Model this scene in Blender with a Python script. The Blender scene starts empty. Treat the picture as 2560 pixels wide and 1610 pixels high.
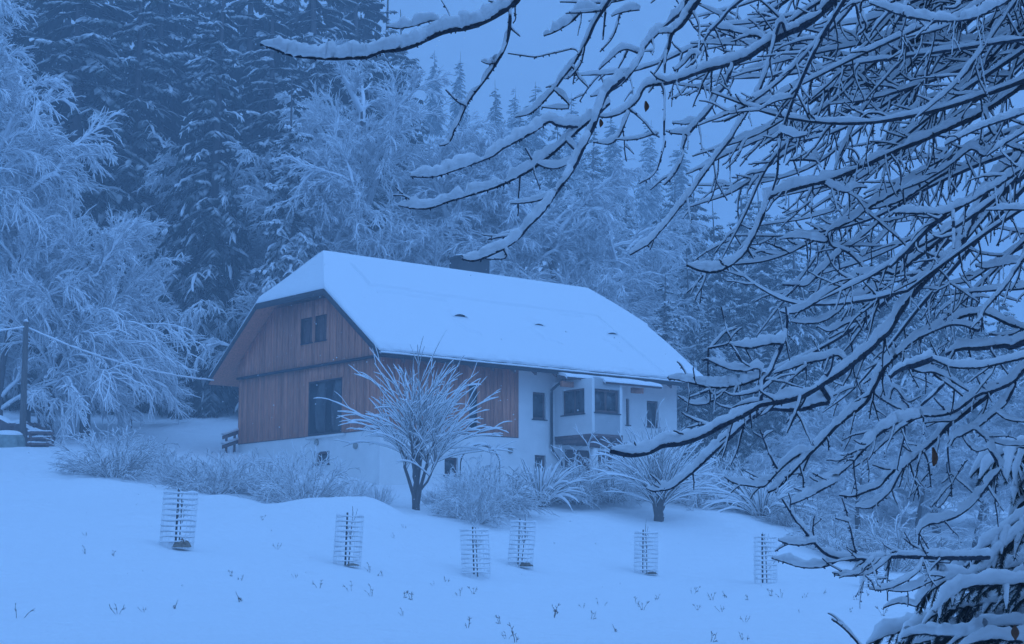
import bpy, math, random
import numpy as np
from mathutils import Vector, Matrix

# ------------------------------------------------------------------ camera, sky, sun, exposure
scene = bpy.context.scene
EYE = np.array([0.0, 0.0, 1.6])
FPX, PITCH = 4339.6, 0.1443                    # focal length in photo pixels (2560 wide), upward pitch
cam_data = bpy.data.cameras.new('camera')
cam_data.sensor_width = 36.0
cam_data.lens = FPX / 2560 * 36.0
cam_data.clip_start = 0.05
cam_data.clip_end = 2000
cam = bpy.data.objects.new('camera', cam_data)
scene.collection.objects.link(cam)
cam.location = EYE
cam.rotation_euler = (math.pi / 2 + PITCH, 0, 0)
scene.camera = cam

world = bpy.data.worlds.new('World')
scene.world = world
world.use_nodes = True
wn = world.node_tree
wn.nodes.clear()
w_out = wn.nodes.new('ShaderNodeOutputWorld')
w_bg = wn.nodes.new('ShaderNodeBackground')
sky = wn.nodes.new('ShaderNodeTexSky')
sky.sky_type = 'NISHITA'
sky.sun_disc = False
sky.sun_elevation = math.radians(42)
sky.sun_rotation = math.radians(142)
sky.ozone_density = 6.0
sky.dust_density = 2.0
# even snow cloud at dusk: brighter overhead than at the horizon, as every overcast sky is
tc = wn.nodes.new('ShaderNodeTexCoord')
sx = wn.nodes.new('ShaderNodeSeparateXYZ')
mr = wn.nodes.new('ShaderNodeMapRange')
mr.inputs['From Min'].default_value = 0.0
mr.inputs['From Max'].default_value = 1.0
mr.inputs['To Min'].default_value = 0.52
mr.inputs['To Max'].default_value = 1.0
cloud = wn.nodes.new('ShaderNodeMix'); cloud.data_type = 'RGBA'; cloud.blend_type = 'MULTIPLY'
cloud.inputs[0].default_value = 1.0
cloud.inputs[6].default_value = (2.92, 6.75, 14.8, 1)
wn.links.new(tc.outputs['Generated'], sx.inputs[0])
wn.links.new(sx.outputs['Z'], mr.inputs['Value'])
wn.links.new(mr.outputs[0], cloud.inputs[7])
mixs = wn.nodes.new('ShaderNodeMix'); mixs.data_type = 'RGBA'
mixs.inputs[0].default_value = 0.97
wn.links.new(sky.outputs[0], mixs.inputs[6])
wn.links.new(cloud.outputs[2], mixs.inputs[7])
wn.links.new(mixs.outputs[2], w_bg.inputs['Color'])
w_bg.inputs['Strength'].default_value = 0.0855
wn.links.new(w_bg.outputs[0], w_out.inputs['Surface'])

sun_data = bpy.data.lights.new('sun', 'SUN')
sun_data.energy = 0.78
sun_data.angle = math.radians(45)
sun_data.color = (0.19, 0.44, 1.0)             # dusk light filtered through snow cloud
sun = bpy.data.objects.new('sun', sun_data)
scene.collection.objects.link(sun)
sun.rotation_euler = (math.radians(48), 0, math.radians(38))

scene.view_settings.view_transform = 'Standard'
scene.view_settings.look = 'None'
scene.view_settings.exposure = 0.0
scene.view_settings.gamma = 1.0
scene.view_settings.use_curve_mapping = False
scene.render.engine = 'CYCLES'
cy = scene.cycles
cy.max_bounces = 9
cy.diffuse_bounces = 8
cy.glossy_bounces = 2
cy.transmission_bounces = 2
cy.volume_bounces = 1
cy.transparent_max_bounces = 4
cy.use_denoising = True
cy.volume_max_steps = 64
cy.sample_clamp_indirect = 4.0
cy.use_adaptive_sampling = True
cy.adaptive_threshold = 0.02

# ------------------------------------------------------------------ helpers
rng = np.random.default_rng(7)
C = scene.collection.objects
cp_, sp_ = math.cos(PITCH), math.sin(PITCH)

def ray(px, py):
    u = (px - 1280) / FPX; v = (805 - py) / FPX
    return np.array([u, cp_ - v * sp_, sp_ + v * cp_])

def at(px, py, D):
    """world point seen at photo pixel (px, py) that stands D metres ahead of the camera"""
    r = ray(px, py)
    return EYE + r * (D / r[1])

def px_per_m(D):
    return FPX / D

def link_mesh(name, V, F, mat, parent=None, smooth=True):
    V = np.asarray(V, dtype=np.float32).reshape(-1, 3)
    me = bpy.data.meshes.new(name)
    if not isinstance(F, list):
        F = [F]
    F = [np.asarray(f, dtype=np.int32) for f in F if len(f)]
    me.vertices.add(len(V))
    me.vertices.foreach_set('co', V.ravel())
    vi = np.concatenate([f.ravel() for f in F])
    sizes = np.concatenate([np.full(len(f), f.shape[1], dtype=np.int32) for f in F])
    starts = np.concatenate([[0], np.cumsum(sizes)[:-1]]).astype(np.int32)
    me.loops.add(len(vi)); me.loops.foreach_set('vertex_index', vi)
    me.polygons.add(len(sizes)); me.polygons.foreach_set('loop_start', starts)
    me.update(calc_edges=True)
    if smooth:
        me.polygons.foreach_set('use_smooth', np.ones(len(sizes), dtype=bool))
    mats = mat if isinstance(mat, (list, tuple)) else [mat]
    for m in mats:
        if m: me.materials.append(m)
    o = bpy.data.objects.new(name, me)
    C.link(o)
    if parent is not None:
        o.parent = parent
    return o

def tag(o, label=None, cat=None, group=None, kind=None):
    if label: o['label'] = label
    if cat: o['category'] = cat
    if group: o['group'] = group
    if kind: o['kind'] = kind
    return o

def empty(name, loc=(0, 0, 0), rz=0.0):
    o = bpy.data.objects.new(name, None)
    o.empty_display_size = 0.2
    C.link(o)
    o.location = loc
    o.rotation_euler = (0, 0, rz)
    return o

class MB:
    """collects verts and faces of mixed sizes, then links them as one mesh"""
    def __init__(self): self.V = []; self.F = {}; self.n = 0
    def add(self, V, F):
        V = np.asarray(V, float).reshape(-1, 3)
        for f in (F if isinstance(F, list) else [F]):
            f = np.asarray(f)
            if len(f):
                self.F.setdefault(f.shape[1], []).append(f + self.n)
        self.V.append(V); self.n += len(V)
    def box(self, x0, x1, y0, y1, z0, z1):
        V = [(x, y, z) for z in (z0, z1) for y in (y0, y1) for x in (x0, x1)]
        self.add(V, np.array([(0, 2, 3, 1), (4, 5, 7, 6), (0, 1, 5, 4), (2, 6, 7, 3), (0, 4, 6, 2), (1, 3, 7, 5)]))
    def prism(self, poly, axis, d0, d1):
        """extrude a 2-D polygon; axis 'x' takes (y,z) points, 'y' takes (x,z), 'z' takes (x,y)"""
        n = len(poly); V = []
        for d in (d0, d1):
            for a, b in poly:
                V.append({'x': (d, a, b), 'y': (a, d, b), 'z': (a, b, d)}[axis])
        self.add(V, [np.array([list(range(n))[::-1]]), np.array([list(range(n, 2 * n))]),
                     np.array([(i, (i + 1) % n, n + (i + 1) % n, n + i) for i in range(n)])])
    def build(self, name, mat, parent=None, smooth=False):
        return link_mesh(name, np.concatenate(self.V), [np.concatenate(v) for v in self.F.values()], mat, parent, smooth)

def frames(P):
    """tangents and two normals for paths P (M,K,3)"""
    T = np.gradient(P, axis=1)
    T /= np.linalg.norm(T, axis=2, keepdims=True) + 1e-9
    m = np.abs(T.mean(axis=1))
    ref = np.zeros((len(P), 1, 3))
    ref[np.arange(len(P)), 0, np.argmin(m, axis=1)] = 1
    A = np.cross(T, np.broadcast_to(ref, T.shape)); A /= np.linalg.norm(A, axis=2, keepdims=True) + 1e-9
    B = np.cross(T, A)
    return T, A, B

def ring_faces(M, K, S, cap=True):
    base = (np.arange(M) * K * S)[:, None, None]
    k = (np.arange(K - 1) * S)[None, :, None]
    s = np.arange(S)[None, None, :]
    s2 = (s + 1) % S
    q = np.stack([base + k + s, base + k + s2, base + k + S + s2, base + k + S + s], -1).reshape(-1, 4)
    return q

def tubes(P, R, S=4):
    """P (M,K,3), R (M,K) -> verts, quads"""
    P = np.asarray(P, float); R = np.asarray(R, float)
    M, K, _ = P.shape
    T, A, B = frames(P)
    a = np.arange(S) * 2 * np.pi / S
    V = P[:, :, None, :] + R[:, :, None, None] * (np.cos(a)[None, None, :, None] * A[:, :, None, :] + np.sin(a)[None, None, :, None] * B[:, :, None, :])
    return V.reshape(-1, 3), ring_faces(M, K, S)

def snow_tubes(P, R, H, S=8, width=0.55, lift=0.35):
    """ridges of snow lying on the upper side of paths P; H (M,K) = snow height"""
    P = np.asarray(P, float); R = np.asarray(R, float); H = np.asarray(H, float)
    T = np.gradient(P, axis=1); T /= np.linalg.norm(T, axis=2, keepdims=True) + 1e-9
    up = np.array([0, 0, 1.0])
    N = up - T * T[..., 2:3]
    N /= np.linalg.norm(N, axis=2, keepdims=True) + 1e-6
    Sd = np.cross(T, N)
    a = np.arange(S) * 2 * np.pi / S
    hw = np.maximum(H * width, R * 1.05 * (H > 1e-4))
    cz = R * lift + H * 0.5
    V = (P + N * cz[..., None])[:, :, None, :] + np.cos(a)[None, None, :, None] * (Sd * hw[..., None])[:, :, None, :] \
        + np.sin(a)[None, None, :, None] * (N * (H * 0.5 + R * 0.25 * (H > 1e-4))[..., None])[:, :, None, :]
    return V.reshape(-1, 3), ring_faces(P.shape[0], P.shape[1], S)

def resample(P, K):
    """smooth a hand-drawn polyline with Catmull-Rom and resample it to K points"""
    P = np.asarray(P, float)
    if len(P) == 2:
        return P[0] + (P[1] - P[0]) * np.linspace(0, 1, K)[:, None]
    Q = np.vstack([2 * P[0] - P[1], P, 2 * P[-1] - P[-2]])
    out = []
    for i in range(1, len(Q) - 2):
        t = np.linspace(0, 1, 12, endpoint=False)[:, None]
        p0, p1, p2, p3 = Q[i - 1], Q[i], Q[i + 1], Q[i + 2]
        out.append(0.5 * (2 * p1 + (p2 - p0) * t + (2 * p0 - 5 * p1 + 4 * p2 - p3) * t ** 2 + (3 * p1 - p0 - 3 * p2 + p3) * t ** 3))
    out = np.vstack(out + [P[-1:]])
    d = np.concatenate([[0], np.cumsum(np.linalg.norm(np.diff(out, axis=0), axis=1))])
    s = np.linspace(0, d[-1], K)
    return np.stack([np.interp(s, d, out[:, i]) for i in range(out.shape[1])], 1)

def smooth_noise(n, step, r=None):
    r = r or rng
    m = max(3, int(n / step) + 3)
    return np.interp(np.linspace(0, m - 1, n), np.arange(m), r.uniform(-1, 1, m))

# ------------------------------------------------------------------ materials (all procedural)
def new_mat(name):
    m = bpy.data.materials.new(name); m.use_nodes = True
    nt = m.node_tree
    return m, nt, nt.nodes['Principled BSDF']

def N(nt, kind, **kw):
    n = nt.nodes.new(kind)
    for k, v in kw.items():
        if k in n.inputs: n.inputs[k].default_value = v
        else: setattr(n, k, v)
    return n

def plain(name, col, rough=0.8, var=0.25, scale=6.0, bump=0.0, bscale=None, stretch=None, metallic=0.0):
    m, nt, b = new_mat(name)
    co = N(nt, 'ShaderNodeTexCoord')
    src = co.outputs['Object']
    if stretch:
        mp = N(nt, 'ShaderNodeMapping'); mp.inputs['Scale'].default_value = stretch
        nt.links.new(src, mp.inputs[0]); src = mp.outputs[0]
    nz = N(nt, 'ShaderNodeTexNoise', Scale=scale, Detail=5.0, Roughness=0.6)
    nt.links.new(src, nz.inputs['Vector'])
    r = N(nt, 'ShaderNodeMapRange'); r.inputs['From Min'].default_value = 0.3; r.inputs['From Max'].default_value = 0.7
    r.inputs['To Min'].default_value = 1 - var; r.inputs['To Max'].default_value = 1 + var
    nt.links.new(nz.outputs['Fac'], r.inputs['Value'])
    oi = N(nt, 'ShaderNodeObjectInfo')
    r2 = N(nt, 'ShaderNodeMapRange'); r2.inputs['To Min'].default_value = 1 - var * 0.6; r2.inputs['To Max'].default_value = 1 + var * 0.6
    nt.links.new(oi.outputs['Random'], r2.inputs['Value'])
    mu = N(nt, 'ShaderNodeMath', operation='MULTIPLY'); nt.links.new(r.outputs[0], mu.inputs[0]); nt.links.new(r2.outputs[0], mu.inputs[1])
    vm = N(nt, 'ShaderNodeVectorMath', operation='SCALE'); vm.inputs[0].default_value = col[:3]
    nt.links.new(mu.outputs[0], vm.inputs['Scale'])
    nt.links.new(vm.outputs[0], b.inputs['Base Color'])
    b.inputs['Roughness'].default_value = rough
    b.inputs['Metallic'].default_value = metallic
    if bump:
        n2 = N(nt, 'ShaderNodeTexNoise', Scale=bscale or scale * 3, Detail=6.0)
        nt.links.new(src, n2.inputs['Vector'])
        bp = N(nt, 'ShaderNodeBump', Strength=bump, Distance=0.02)
        nt.links.new(n2.outputs['Fac'], bp.inputs['Height'])
        nt.links.new(bp.outputs[0], b.inputs['Normal'])
    return m

SNOW = (0.89, 0.905, 0.92)

def snow_mat(name, bump=0.25, scale=9.0, dist=0.03):
    m, nt, b = new_mat(name)
    b.inputs['Base Color'].default_value = (*SNOW, 1)
    b.inputs['Roughness'].default_value = 0.75
    b.inputs['Specular IOR Level'].default_value = 0.2
    co = N(nt, 'ShaderNodeTexCoord')
    n1 = N(nt, 'ShaderNodeTexNoise', Scale=scale, Detail=6.0, Roughness=0.65)
    nt.links.new(co.outputs['Object'], n1.inputs['Vector'])
    bp = N(nt, 'ShaderNodeBump', Strength=bump, Distance=dist)
    nt.links.new(n1.outputs['Fac'], bp.inputs['Height'])
    nt.links.new(bp.outputs[0], b.inputs['Normal'])
    return m

def snowy(name, col, lo, hi, nscale=3.0, namt=0.5):
    """bark, stems or needles that carry snow wherever the surface faces up"""
    m, nt, b = new_mat(name)
    ge = N(nt, 'ShaderNodeNewGeometry')
    s = N(nt, 'ShaderNodeSeparateXYZ'); nt.links.new(ge.outputs['Normal'], s.inputs[0])
    co = N(nt, 'ShaderNodeTexCoord')
    nz = N(nt, 'ShaderNodeTexNoise', Scale=nscale, Detail=3.0)
    nt.links.new(co.outputs['Object'], nz.inputs['Vector'])
    sub = N(nt, 'ShaderNodeMath', operation='MULTIPLY_ADD'); sub.inputs[1].default_value = namt * 2; sub.inputs[2].default_value = -namt
    nt.links.new(nz.outputs['Fac'], sub.inputs[0])
    ad = N(nt, 'ShaderNodeMath', operation='ADD'); nt.links.new(s.outputs['Z'], ad.inputs[0]); nt.links.new(sub.outputs[0], ad.inputs[1])
    r = N(nt, 'ShaderNodeMapRange'); r.inputs['From Min'].default_value = lo; r.inputs['From Max'].default_value = hi
    nt.links.new(ad.outputs[0], r.inputs['Value'])
    mx = N(nt, 'ShaderNodeMix', data_type='RGBA')
    mx.inputs[6].default_value = (*col, 1); mx.inputs[7].default_value = (*SNOW, 1)
    nt.links.new(r.outputs[0], mx.inputs[0]); nt.links.new(mx.outputs[2], b.inputs['Base Color'])
    b.inputs['Roughness'].default_value = 0.85
    b.inputs['Specular IOR Level'].default_value = 0.2
    return m

M = {}
M['snow'] = snow_mat('snow', 0.5, 8.0, 0.04)
M['branch_snow'] = snow_mat('branch_snow', 0.5, 70.0, 0.006)
M['bark'] = plain('larch_bark', (0.05, 0.066, 0.095), 0.9, 0.4, 60, 0.6, 160)
M['needles'] = plain('spruce_needles', (0.022, 0.038, 0.040), 0.8, 0.5, 25)
M['leaf'] = plain('withered_leaf', (0.17, 0.07, 0.035), 0.8, 0.3, 30)
M['far_needles'] = snowy('far_needles', (0.022, 0.036, 0.030), 0.62, 1.05, 1.3, 0.6)
M['far_needles_white'] = snowy('far_needles_white', (0.035, 0.05, 0.042), 0.25, 0.9, 1.0, 0.5)
M['frost'] = snowy('frosted_twigs', (0.52, 0.52, 0.54), -0.8, -0.1, 1.4, 0.35)
M['frost_thin'] = snowy('thinly_frosted_twigs', (0.30, 0.28, 0.275), -0.7, -0.05, 2.2, 0.35)
M['shoots'] = snowy('snow_topped_shoots', (0.13, 0.11, 0.10), -0.3, 0.2, 5.0, 0.25)
M['trunk'] = snowy('trunk_bark', (0.11, 0.095, 0.09), 0.45, 0.9, 6.0, 0.5)
M['wood'] = plain('red_brown_cladding', (0.62, 0.235, 0.13), 0.75, 0.3, 1.1, 0.3, 30, (14, 14, 1.2))
M['wood_dark'] = plain('dark_timber', (0.15, 0.085, 0.07), 0.8, 0.3, 6, 0.2)  # darker brown timber for beams, frames, logs and rails
M['fascia'] = plain('dark_fascia', (0.035, 0.035, 0.04), 0.7, 0.2, 4)
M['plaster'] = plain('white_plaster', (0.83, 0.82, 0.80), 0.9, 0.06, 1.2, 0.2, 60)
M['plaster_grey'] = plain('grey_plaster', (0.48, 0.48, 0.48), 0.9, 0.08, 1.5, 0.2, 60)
M['tiles'] = plain('roof_tiles', (0.07, 0.06, 0.06), 0.8, 0.2, 5)
M['metal'] = plain('dark_sheet_metal', (0.024, 0.025, 0.027), 0.55, 0.15, 8, 0, None, None, 0.2)
M['frame'] = plain('brown_window_frame', (0.13, 0.07, 0.055), 0.6, 0.2, 10)
M['pole'] = plain('weathered_pole', (0.10, 0.085, 0.075), 0.9, 0.3, 5, 0.3, 20, (6, 6, 0.6))
M['wire'] = plain('galvanised_wire', (0.55, 0.55, 0.56), 0.6, 0.1, 20)
M['stake'] = plain('dark_stake', (0.05, 0.04, 0.035), 0.9, 0.3, 12)
M['soil'] = plain('soil_and_dead_grass', (0.21, 0.17, 0.13), 0.95, 0.5, 18, 0.8, 30)
M['tarp_green'] = plain('green_tarp', (0.22, 0.27, 0.25), 0.6, 0.3, 5)
M['tarp_brown'] = plain('brown_tarp', (0.12, 0.085, 0.085), 0.75, 0.3, 4)
M['weed'] = plain('dry_weed', (0.15, 0.12, 0.10), 0.9, 0.3, 30)
M['lamp'] = plain('grey_lamp_glass', (0.3, 0.29, 0.26), 0.4, 0.1, 8)

def glass_mat():
    m, nt, b = new_mat('dark_window_glass')
    co = N(nt, 'ShaderNodeTexCoord')
    nz = N(nt, 'ShaderNodeTexNoise', Scale=1.6, Detail=3.0)
    nt.links.new(co.outputs['Object'], nz.inputs['Vector'])
    cr = N(nt, 'ShaderNodeValToRGB')
    cr.color_ramp.elements[0].position = 0.4; cr.color_ramp.elements[0].color = (0.02, 0.028, 0.032, 1)
    cr.color_ramp.elements[1].position = 0.7; cr.color_ramp.elements[1].color = (0.07, 0.085, 0.085, 1)
    nt.links.new(nz.outputs['Fac'], cr.inputs[0]); nt.links.new(cr.outputs[0], b.inputs['Base Color'])
    b.inputs['Roughness'].default_value = 0.12
    b.inputs['Specular IOR Level'].default_value = 0.6
    return m
M['glass'] = glass_mat()

def field_snow():
    m, nt, b = new_mat('field_snow')
    b.inputs['Base Color'].default_value = (*SNOW, 1)
    b.inputs['Roughness'].default_value = 0.8
    b.inputs['Specular IOR Level'].default_value = 0.15
    co = N(nt, 'ShaderNodeTexCoord')
    mp = N(nt, 'ShaderNodeMapping'); mp.inputs['Scale'].default_value = (0.35, 1.6, 1)
    mp.inputs['Rotation'].default_value = (0, 0, 0.12)
    nt.links.new(co.outputs['Object'], mp.inputs[0])
    n1 = N(nt, 'ShaderNodeTexNoise', Scale=1.3, Detail=7.0, Roughness=0.6); nt.links.new(mp.outputs[0], n1.inputs['Vector'])
    n2 = N(nt, 'ShaderNodeTexNoise', Scale=11.0, Detail=4.0); nt.links.new(co.outputs['Object'], n2.inputs['Vector'])
    ad = N(nt, 'ShaderNodeMath', operation='MULTIPLY_ADD'); ad.inputs[1].default_value = 0.25
    nt.links.new(n2.outputs['Fac'], ad.inputs[0]); nt.links.new(n1.outputs['Fac'], ad.inputs[2])
    bp = N(nt, 'ShaderNodeBump', Strength=0.8, Distance=0.19)
    nt.links.new(ad.outputs[0], bp.inputs['Height']); nt.links.new(bp.outputs[0], b.inputs['Normal'])
    return m
M['field'] = field_snow()

# ------------------------------------------------------------------ terrain
GC = [(0, 1610, 23), (640, 1610, 22.5), (1280, 1610, 22), (1900, 1610, 21.5), (2560, 1610, 21),
      (441, 1367, 42.4), (867, 1420, 46), (1191, 1441, 49), (1300, 1416, 51.5), (1614, 1437, 54), (1914, 1460, 51), (2170, 1462, 52),
      (0, 1400, 38), (0, 1190, 61), (0, 1120, 72), (64, 1113, 75), (200, 1120, 73),
      (150, 1270, 52), (600, 1300, 50.5),
      (287, 1198, 63), (400, 1212, 61.5), (510, 1241, 59), (640, 1262, 57), (766, 1274, 57), (851, 1260, 56), (930, 1268, 56.5), (990, 1290, 56),
      (1047, 1282, 60), (1180, 1322, 57), (1276, 1275, 61), (1361, 1272, 63), (1500, 1290, 62), (1648, 1299, 62), (1800, 1300, 63), (1904, 1293, 66),
      (2180, 1415, 62), (2350, 1430, 62), (2560, 1440, 60),
      (599, 1130, 79), (700, 1150, 76), (800, 1172, 73.5), (940, 1205, 70.5), (1276, 1206, 74), (1480, 1215, 77), (1690, 1225, 81),
      (540, 1066, 86), (470, 1040, 92), (400, 1020, 96), (300, 1060, 88), (540, 1120, 80), (130, 1060, 85)]
gp = [at(*c) for c in GC]
gp += [np.array(p, float) for p in [(0, 0, 0), (-14, 2, 0.1), (14, 2, -0.1), (0, -40, -0.5), (-50, -20, 0), (50, -20, -1),
       (-6, 12, 0.25), (6, 12, 0.15), (-40, 40, 3.0), (40, 40, 0), (-60, 75, 8), (60, 70, 2),
       (-30, 110, 16), (-10, 98, 11.5), (0, 112, 14), (12, 98, 9), (25, 100, 8), (50, 100, 8),
       (-45, 100, 14), (-60, 140, 36), (-25, 145, 37), (0, 150, 31), (20, 150, 24), (45, 150, 19), (80, 140, 14),
       (-60, 200, 66), (0, 200, 50), (40, 200, 30), (90, 200, 20), (-110, 100, 20), (-110, 200, 70), (120, 100, 8)]]
gp = np.array(gp)

def tps_fit(P, Z, lam=0.6):
    n = len(P)
    d2 = ((P[:, None] - P[None]) ** 2).sum(-1)
    K = 0.5 * d2 * np.log(d2 + 1e-9) + lam * np.eye(n)
    A = np.zeros((n + 3, n + 3)); A[:n, :n] = K; A[:n, n] = 1; A[:n, n + 1:] = P; A[n, :n] = 1; A[n + 1:, :n] = P.T
    return np.linalg.solve(A, np.concatenate([Z, [0, 0, 0]]))
TW = tps_fit(gp[:, :2], gp[:, 2])

RUTS = [((-17.2, 60.5), (-18.6, 72.0)), ((-15.8, 60.5), (-17.2, 72.0)), ((-17.2, 72.0), (-17.5, 90.0)), ((-18.6, 72.0), (-18.9, 90.0))]
DRIFTS = [(-5.7, 55.2, 0.30, 1.5), (-4.4, 55.6, 0.28, 0.9), (-9.6, 56.5, 0.18, 1.6), (-13.5, 58.5, 0.25, 2.0), (3.0, 60.0, 0.2, 1.5)]

def ground_arr(X, Y):
    Q = np.stack([X, Y], 1); out = np.zeros(len(Q))
    for i in range(0, len(Q), 20000):
        q = Q[i:i + 20000]
        d2 = ((q[:, None] - gp[None, :, :2]) ** 2).sum(-1)
        out[i:i + 20000] = (0.5 * d2 * np.log(d2 + 1e-9)) @ TW[:-3] + TW[-3] + q @ TW[-2:]
    # long low drifts
    out += 0.05 * np.sin(X * 0.9 + 0.4 * Y) * np.sin(Y * 0.55 - 0.2 * X) + 0.03 * np.sin(X * 2.1 - Y * 1.3) + 0.018 * np.sin(4.3 * X + 1.7 * np.sin(Y * 1.9)) * np.sin(3.1 * Y + np.sin(2.2 * X))
    # wheel ruts leading up to the wood stack
    for (ax, ay), (bx, by) in RUTS:
        dx_, dy_ = bx - ax, by - ay; t = np.clip(((X - ax) * dx_ + (Y - ay) * dy_) / (dx_ ** 2 + dy_ ** 2), 0, 1)
        dist2 = (X - ax - t * dx_ + 0.25 * np.sin(Y * 0.9)) ** 2 + (Y - ay - t * dy_) ** 2
        out -= 0.10 * np.exp(-dist2 / 0.07)
    # crest of the drift in front of the shrubs
    for hx, hy, ha, hr in DRIFTS:
        out += ha * np.exp(-(((X - hx) / hr) ** 2 + ((Y - hy) / (hr * 0.7)) ** 2))
    return out

def ground(x, y):
    return float(ground_arr(np.array([x], float), np.array([y], float))[0])

def axis(lo, hi, inner0, inner1, step, grow=1.12):
    a = list(np.arange(inner0, inner1 + 1e-6, step))
    s = step
    while a[-1] < hi: s *= grow; a.append(a[-1] + s)
    s = step
    while a[0] > lo: s *= grow; a.insert(0, a[0] - s)
    return np.array(a)
gx = axis(-260, 260, -24, 26, 0.28)
gy = axis(-60, 330, 17, 66, 0.28)
GX, GY = np.meshgrid(gx, gy)
XX = GX.ravel(); YY = GY.ravel()
clipx = np.clip(XX, -105, 115); clipy = np.clip(YY, -38, 205)
GZ = ground_arr(clipx, clipy)
GZ = np.minimum(GZ, 46 + 8 * np.tanh(np.maximum(GZ - 46, 0) / 12))
nx, ny = len(gx), len(gy)
ii, jj = np.meshgrid(np.arange(nx - 1), np.arange(ny - 1))
b0 = (jj * nx + ii).ravel()
ground_obj = link_mesh('ground', np.stack([XX, YY, GZ], 1), np.stack([b0, b0 + 1, b0 + nx + 1, b0 + nx], 1), M['field'])
tag(ground_obj, 'snow covered field rising to a wooded hillside', None, None, 'structure')

# ------------------------------------------------------------------ farmhouse
YAW = 0.8767
HC = np.array([-5.333, 69.999, 7.417])          # near corner of the house at the foot of the cladding
HU = np.array([math.sin(YAW), math.cos(YAW), 0]); HV = np.array([-math.cos(YAW), math.sin(YAW), 0])
W_, L_, OG, OE = 11.0, 16.96, 0.932, 1.196
HLED, HE, TR, ZJ, SB, SBF, UW = 2.919, 2.988, 0.7418, 5.977, 1.696, 1.52, 7.289
ZR = HE + TR * (W_ / 2 + OE)
BJ = (ZJ - HE) / TR - OE

def to_local(p):
    d = np.asarray(p) - HC
    return np.array([d @ HU, d @ HV, d[2]])
EL = to_local(EYE)
def lray(px, py):
    r = ray(px, py); return np.array([r @ HU, r @ HV, r[2]])
def on_long(px, py, y=0.0):
    r = lray(px, py); t = (y - EL[1]) / r[1]; q = EL + t * r; return q[0], q[2]
def on_gable(px, py, x=0.0):
    r = lray(px, py); t = (x - EL[0]) / r[0]; q = EL + t * r; return q[1], q[2]
def on_roof(px, py, lift=0.25):
    # front slope: z = HE + TR*(y+OE) + lift
    r = lray(px, py); t = (HE + TR * (EL[1] + OE) + lift - EL[2]) / (r[2] - TR * r[1]); q = EL + t * r
    return q[0], q[1]

house = empty('farmhouse', HC, math.pi / 2 - YAW)
tag(house, 'red-brown timber and white plaster farmhouse with snow covered half-hipped roof', 'house')

def panel(name, axis_, a0, a1, z0, z1, holes, d_out, d_in, mat, parent):
    """upright wall slab with rectangular openings and their reveals; axis_ 'x' runs along x, 'y' along y"""
    mb = MB()
    As = sorted({a0, a1, *[h[0] for h in holes], *[h[1] for h in holes]}); As = [a for a in As if a0 <= a <= a1]
    Zs = sorted({z0, z1, *[h[2] for h in holes], *[h[3] for h in holes]}); Zs = [z for z in Zs if z0 <= z <= z1]
    solid = lambda i, j: 0 <= i < len(As) - 1 and 0 <= j < len(Zs) - 1 and not any(
        h[0] <= (As[i] + As[i + 1]) / 2 <= h[1] and h[2] <= (Zs[j] + Zs[j + 1]) / 2 <= h[3] for h in holes)
    pt = (lambda a, d, z: (a, d, z)) if axis_ == 'x' else (lambda a, d, z: (d, a, z))
    Q = []
    for i in range(len(As) - 1):
        for j in range(len(Zs) - 1):
            if not solid(i, j): continue
            p, q, r, s = As[i], As[i + 1], Zs[j], Zs[j + 1]
            Q.append([pt(p, d_out, r), pt(q, d_out, r), pt(q, d_out, s), pt(p, d_out, s)])
            Q.append([pt(p, d_in, s), pt(q, d_in, s), pt(q, d_in, r), pt(p, d_in, r)])
            for (di, dj, e) in ((-1, 0, [(p, r), (p, s)]), (1, 0, [(q, s), (q, r)]), (0, -1, [(q, r), (p, r)]), (0, 1, [(p, s), (q, s)])):
                if not solid(i + di, j + dj):
                    (xa, za), (xb, zb) = e
                    Q.append([pt(xa, d_out, za), pt(xb, d_out, zb), pt(xb, d_in, zb), pt(xa, d_in, za)])
    Q = np.array(Q, float)
    mb.add(Q.reshape(-1, 3), np.arange(len(Q) * 4).reshape(-1, 4))
    return mb.build(name, mat, parent)

def window(axis_, a0, a1, z0, z1, d, parent, sgn=-1, mull=1, frame=0.08, mat=None, sill=True, bars=0):
    """recessed window; d = outer wall plane; sgn = outward direction along the other axis"""
    pt = (lambda mb, a, b, e, f, z, y: mb.box(a, b, min(e, f), max(e, f), z, y)) if axis_ == 'x' else (lambda mb, a, b, e, f, z, y: mb.box(min(e, f), max(e, f), a, b, z, y))
    i0, i1 = d - sgn * 0.10, d - sgn * 0.17
    g0, g1 = d - sgn * 0.13, d - sgn * 0.15
    fr = MB()
    pt(fr, a0, a0 + frame, i0, i1, z0, z1); pt(fr, a1 - frame, a1, i0, i1, z0, z1)
    pt(fr, a0 + frame, a1 - frame, i0, i1, z0, z0 + frame); pt(fr, a0 + frame, a1 - frame, i0, i1, z1 - frame, z1)
    for k in range(mull):
        c = a0 + (a1 - a0) * (k + 1) / (mull + 1)
        pt(fr, c - frame * 0.5, c + frame * 0.5, i0, i1, z0 + frame, z1 - frame)
    w = fr.build('window', mat or M['frame'], parent)
    n = mull + 1
    for k in range(n):
        p0 = a0 + frame if k == 0 else a0 + (a1 - a0) * k / n + frame * 0.5
        p1 = a1 - frame if k == n - 1 else a0 + (a1 - a0) * (k + 1) / n - frame * 0.5
        g = MB(); pt(g, p0, p1, g0, g1, z0 + frame, z1 - frame); g.build('pane', M['glass'], w)
    if sill:
        s = MB(); pt(s, a0 - 0.06, a1 + 0.06, d + sgn * 0.05, d - sgn * 0.095, z0 - 0.05, z0 - 0.003); s.build('sill', M['fascia'], w)
    return w

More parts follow.
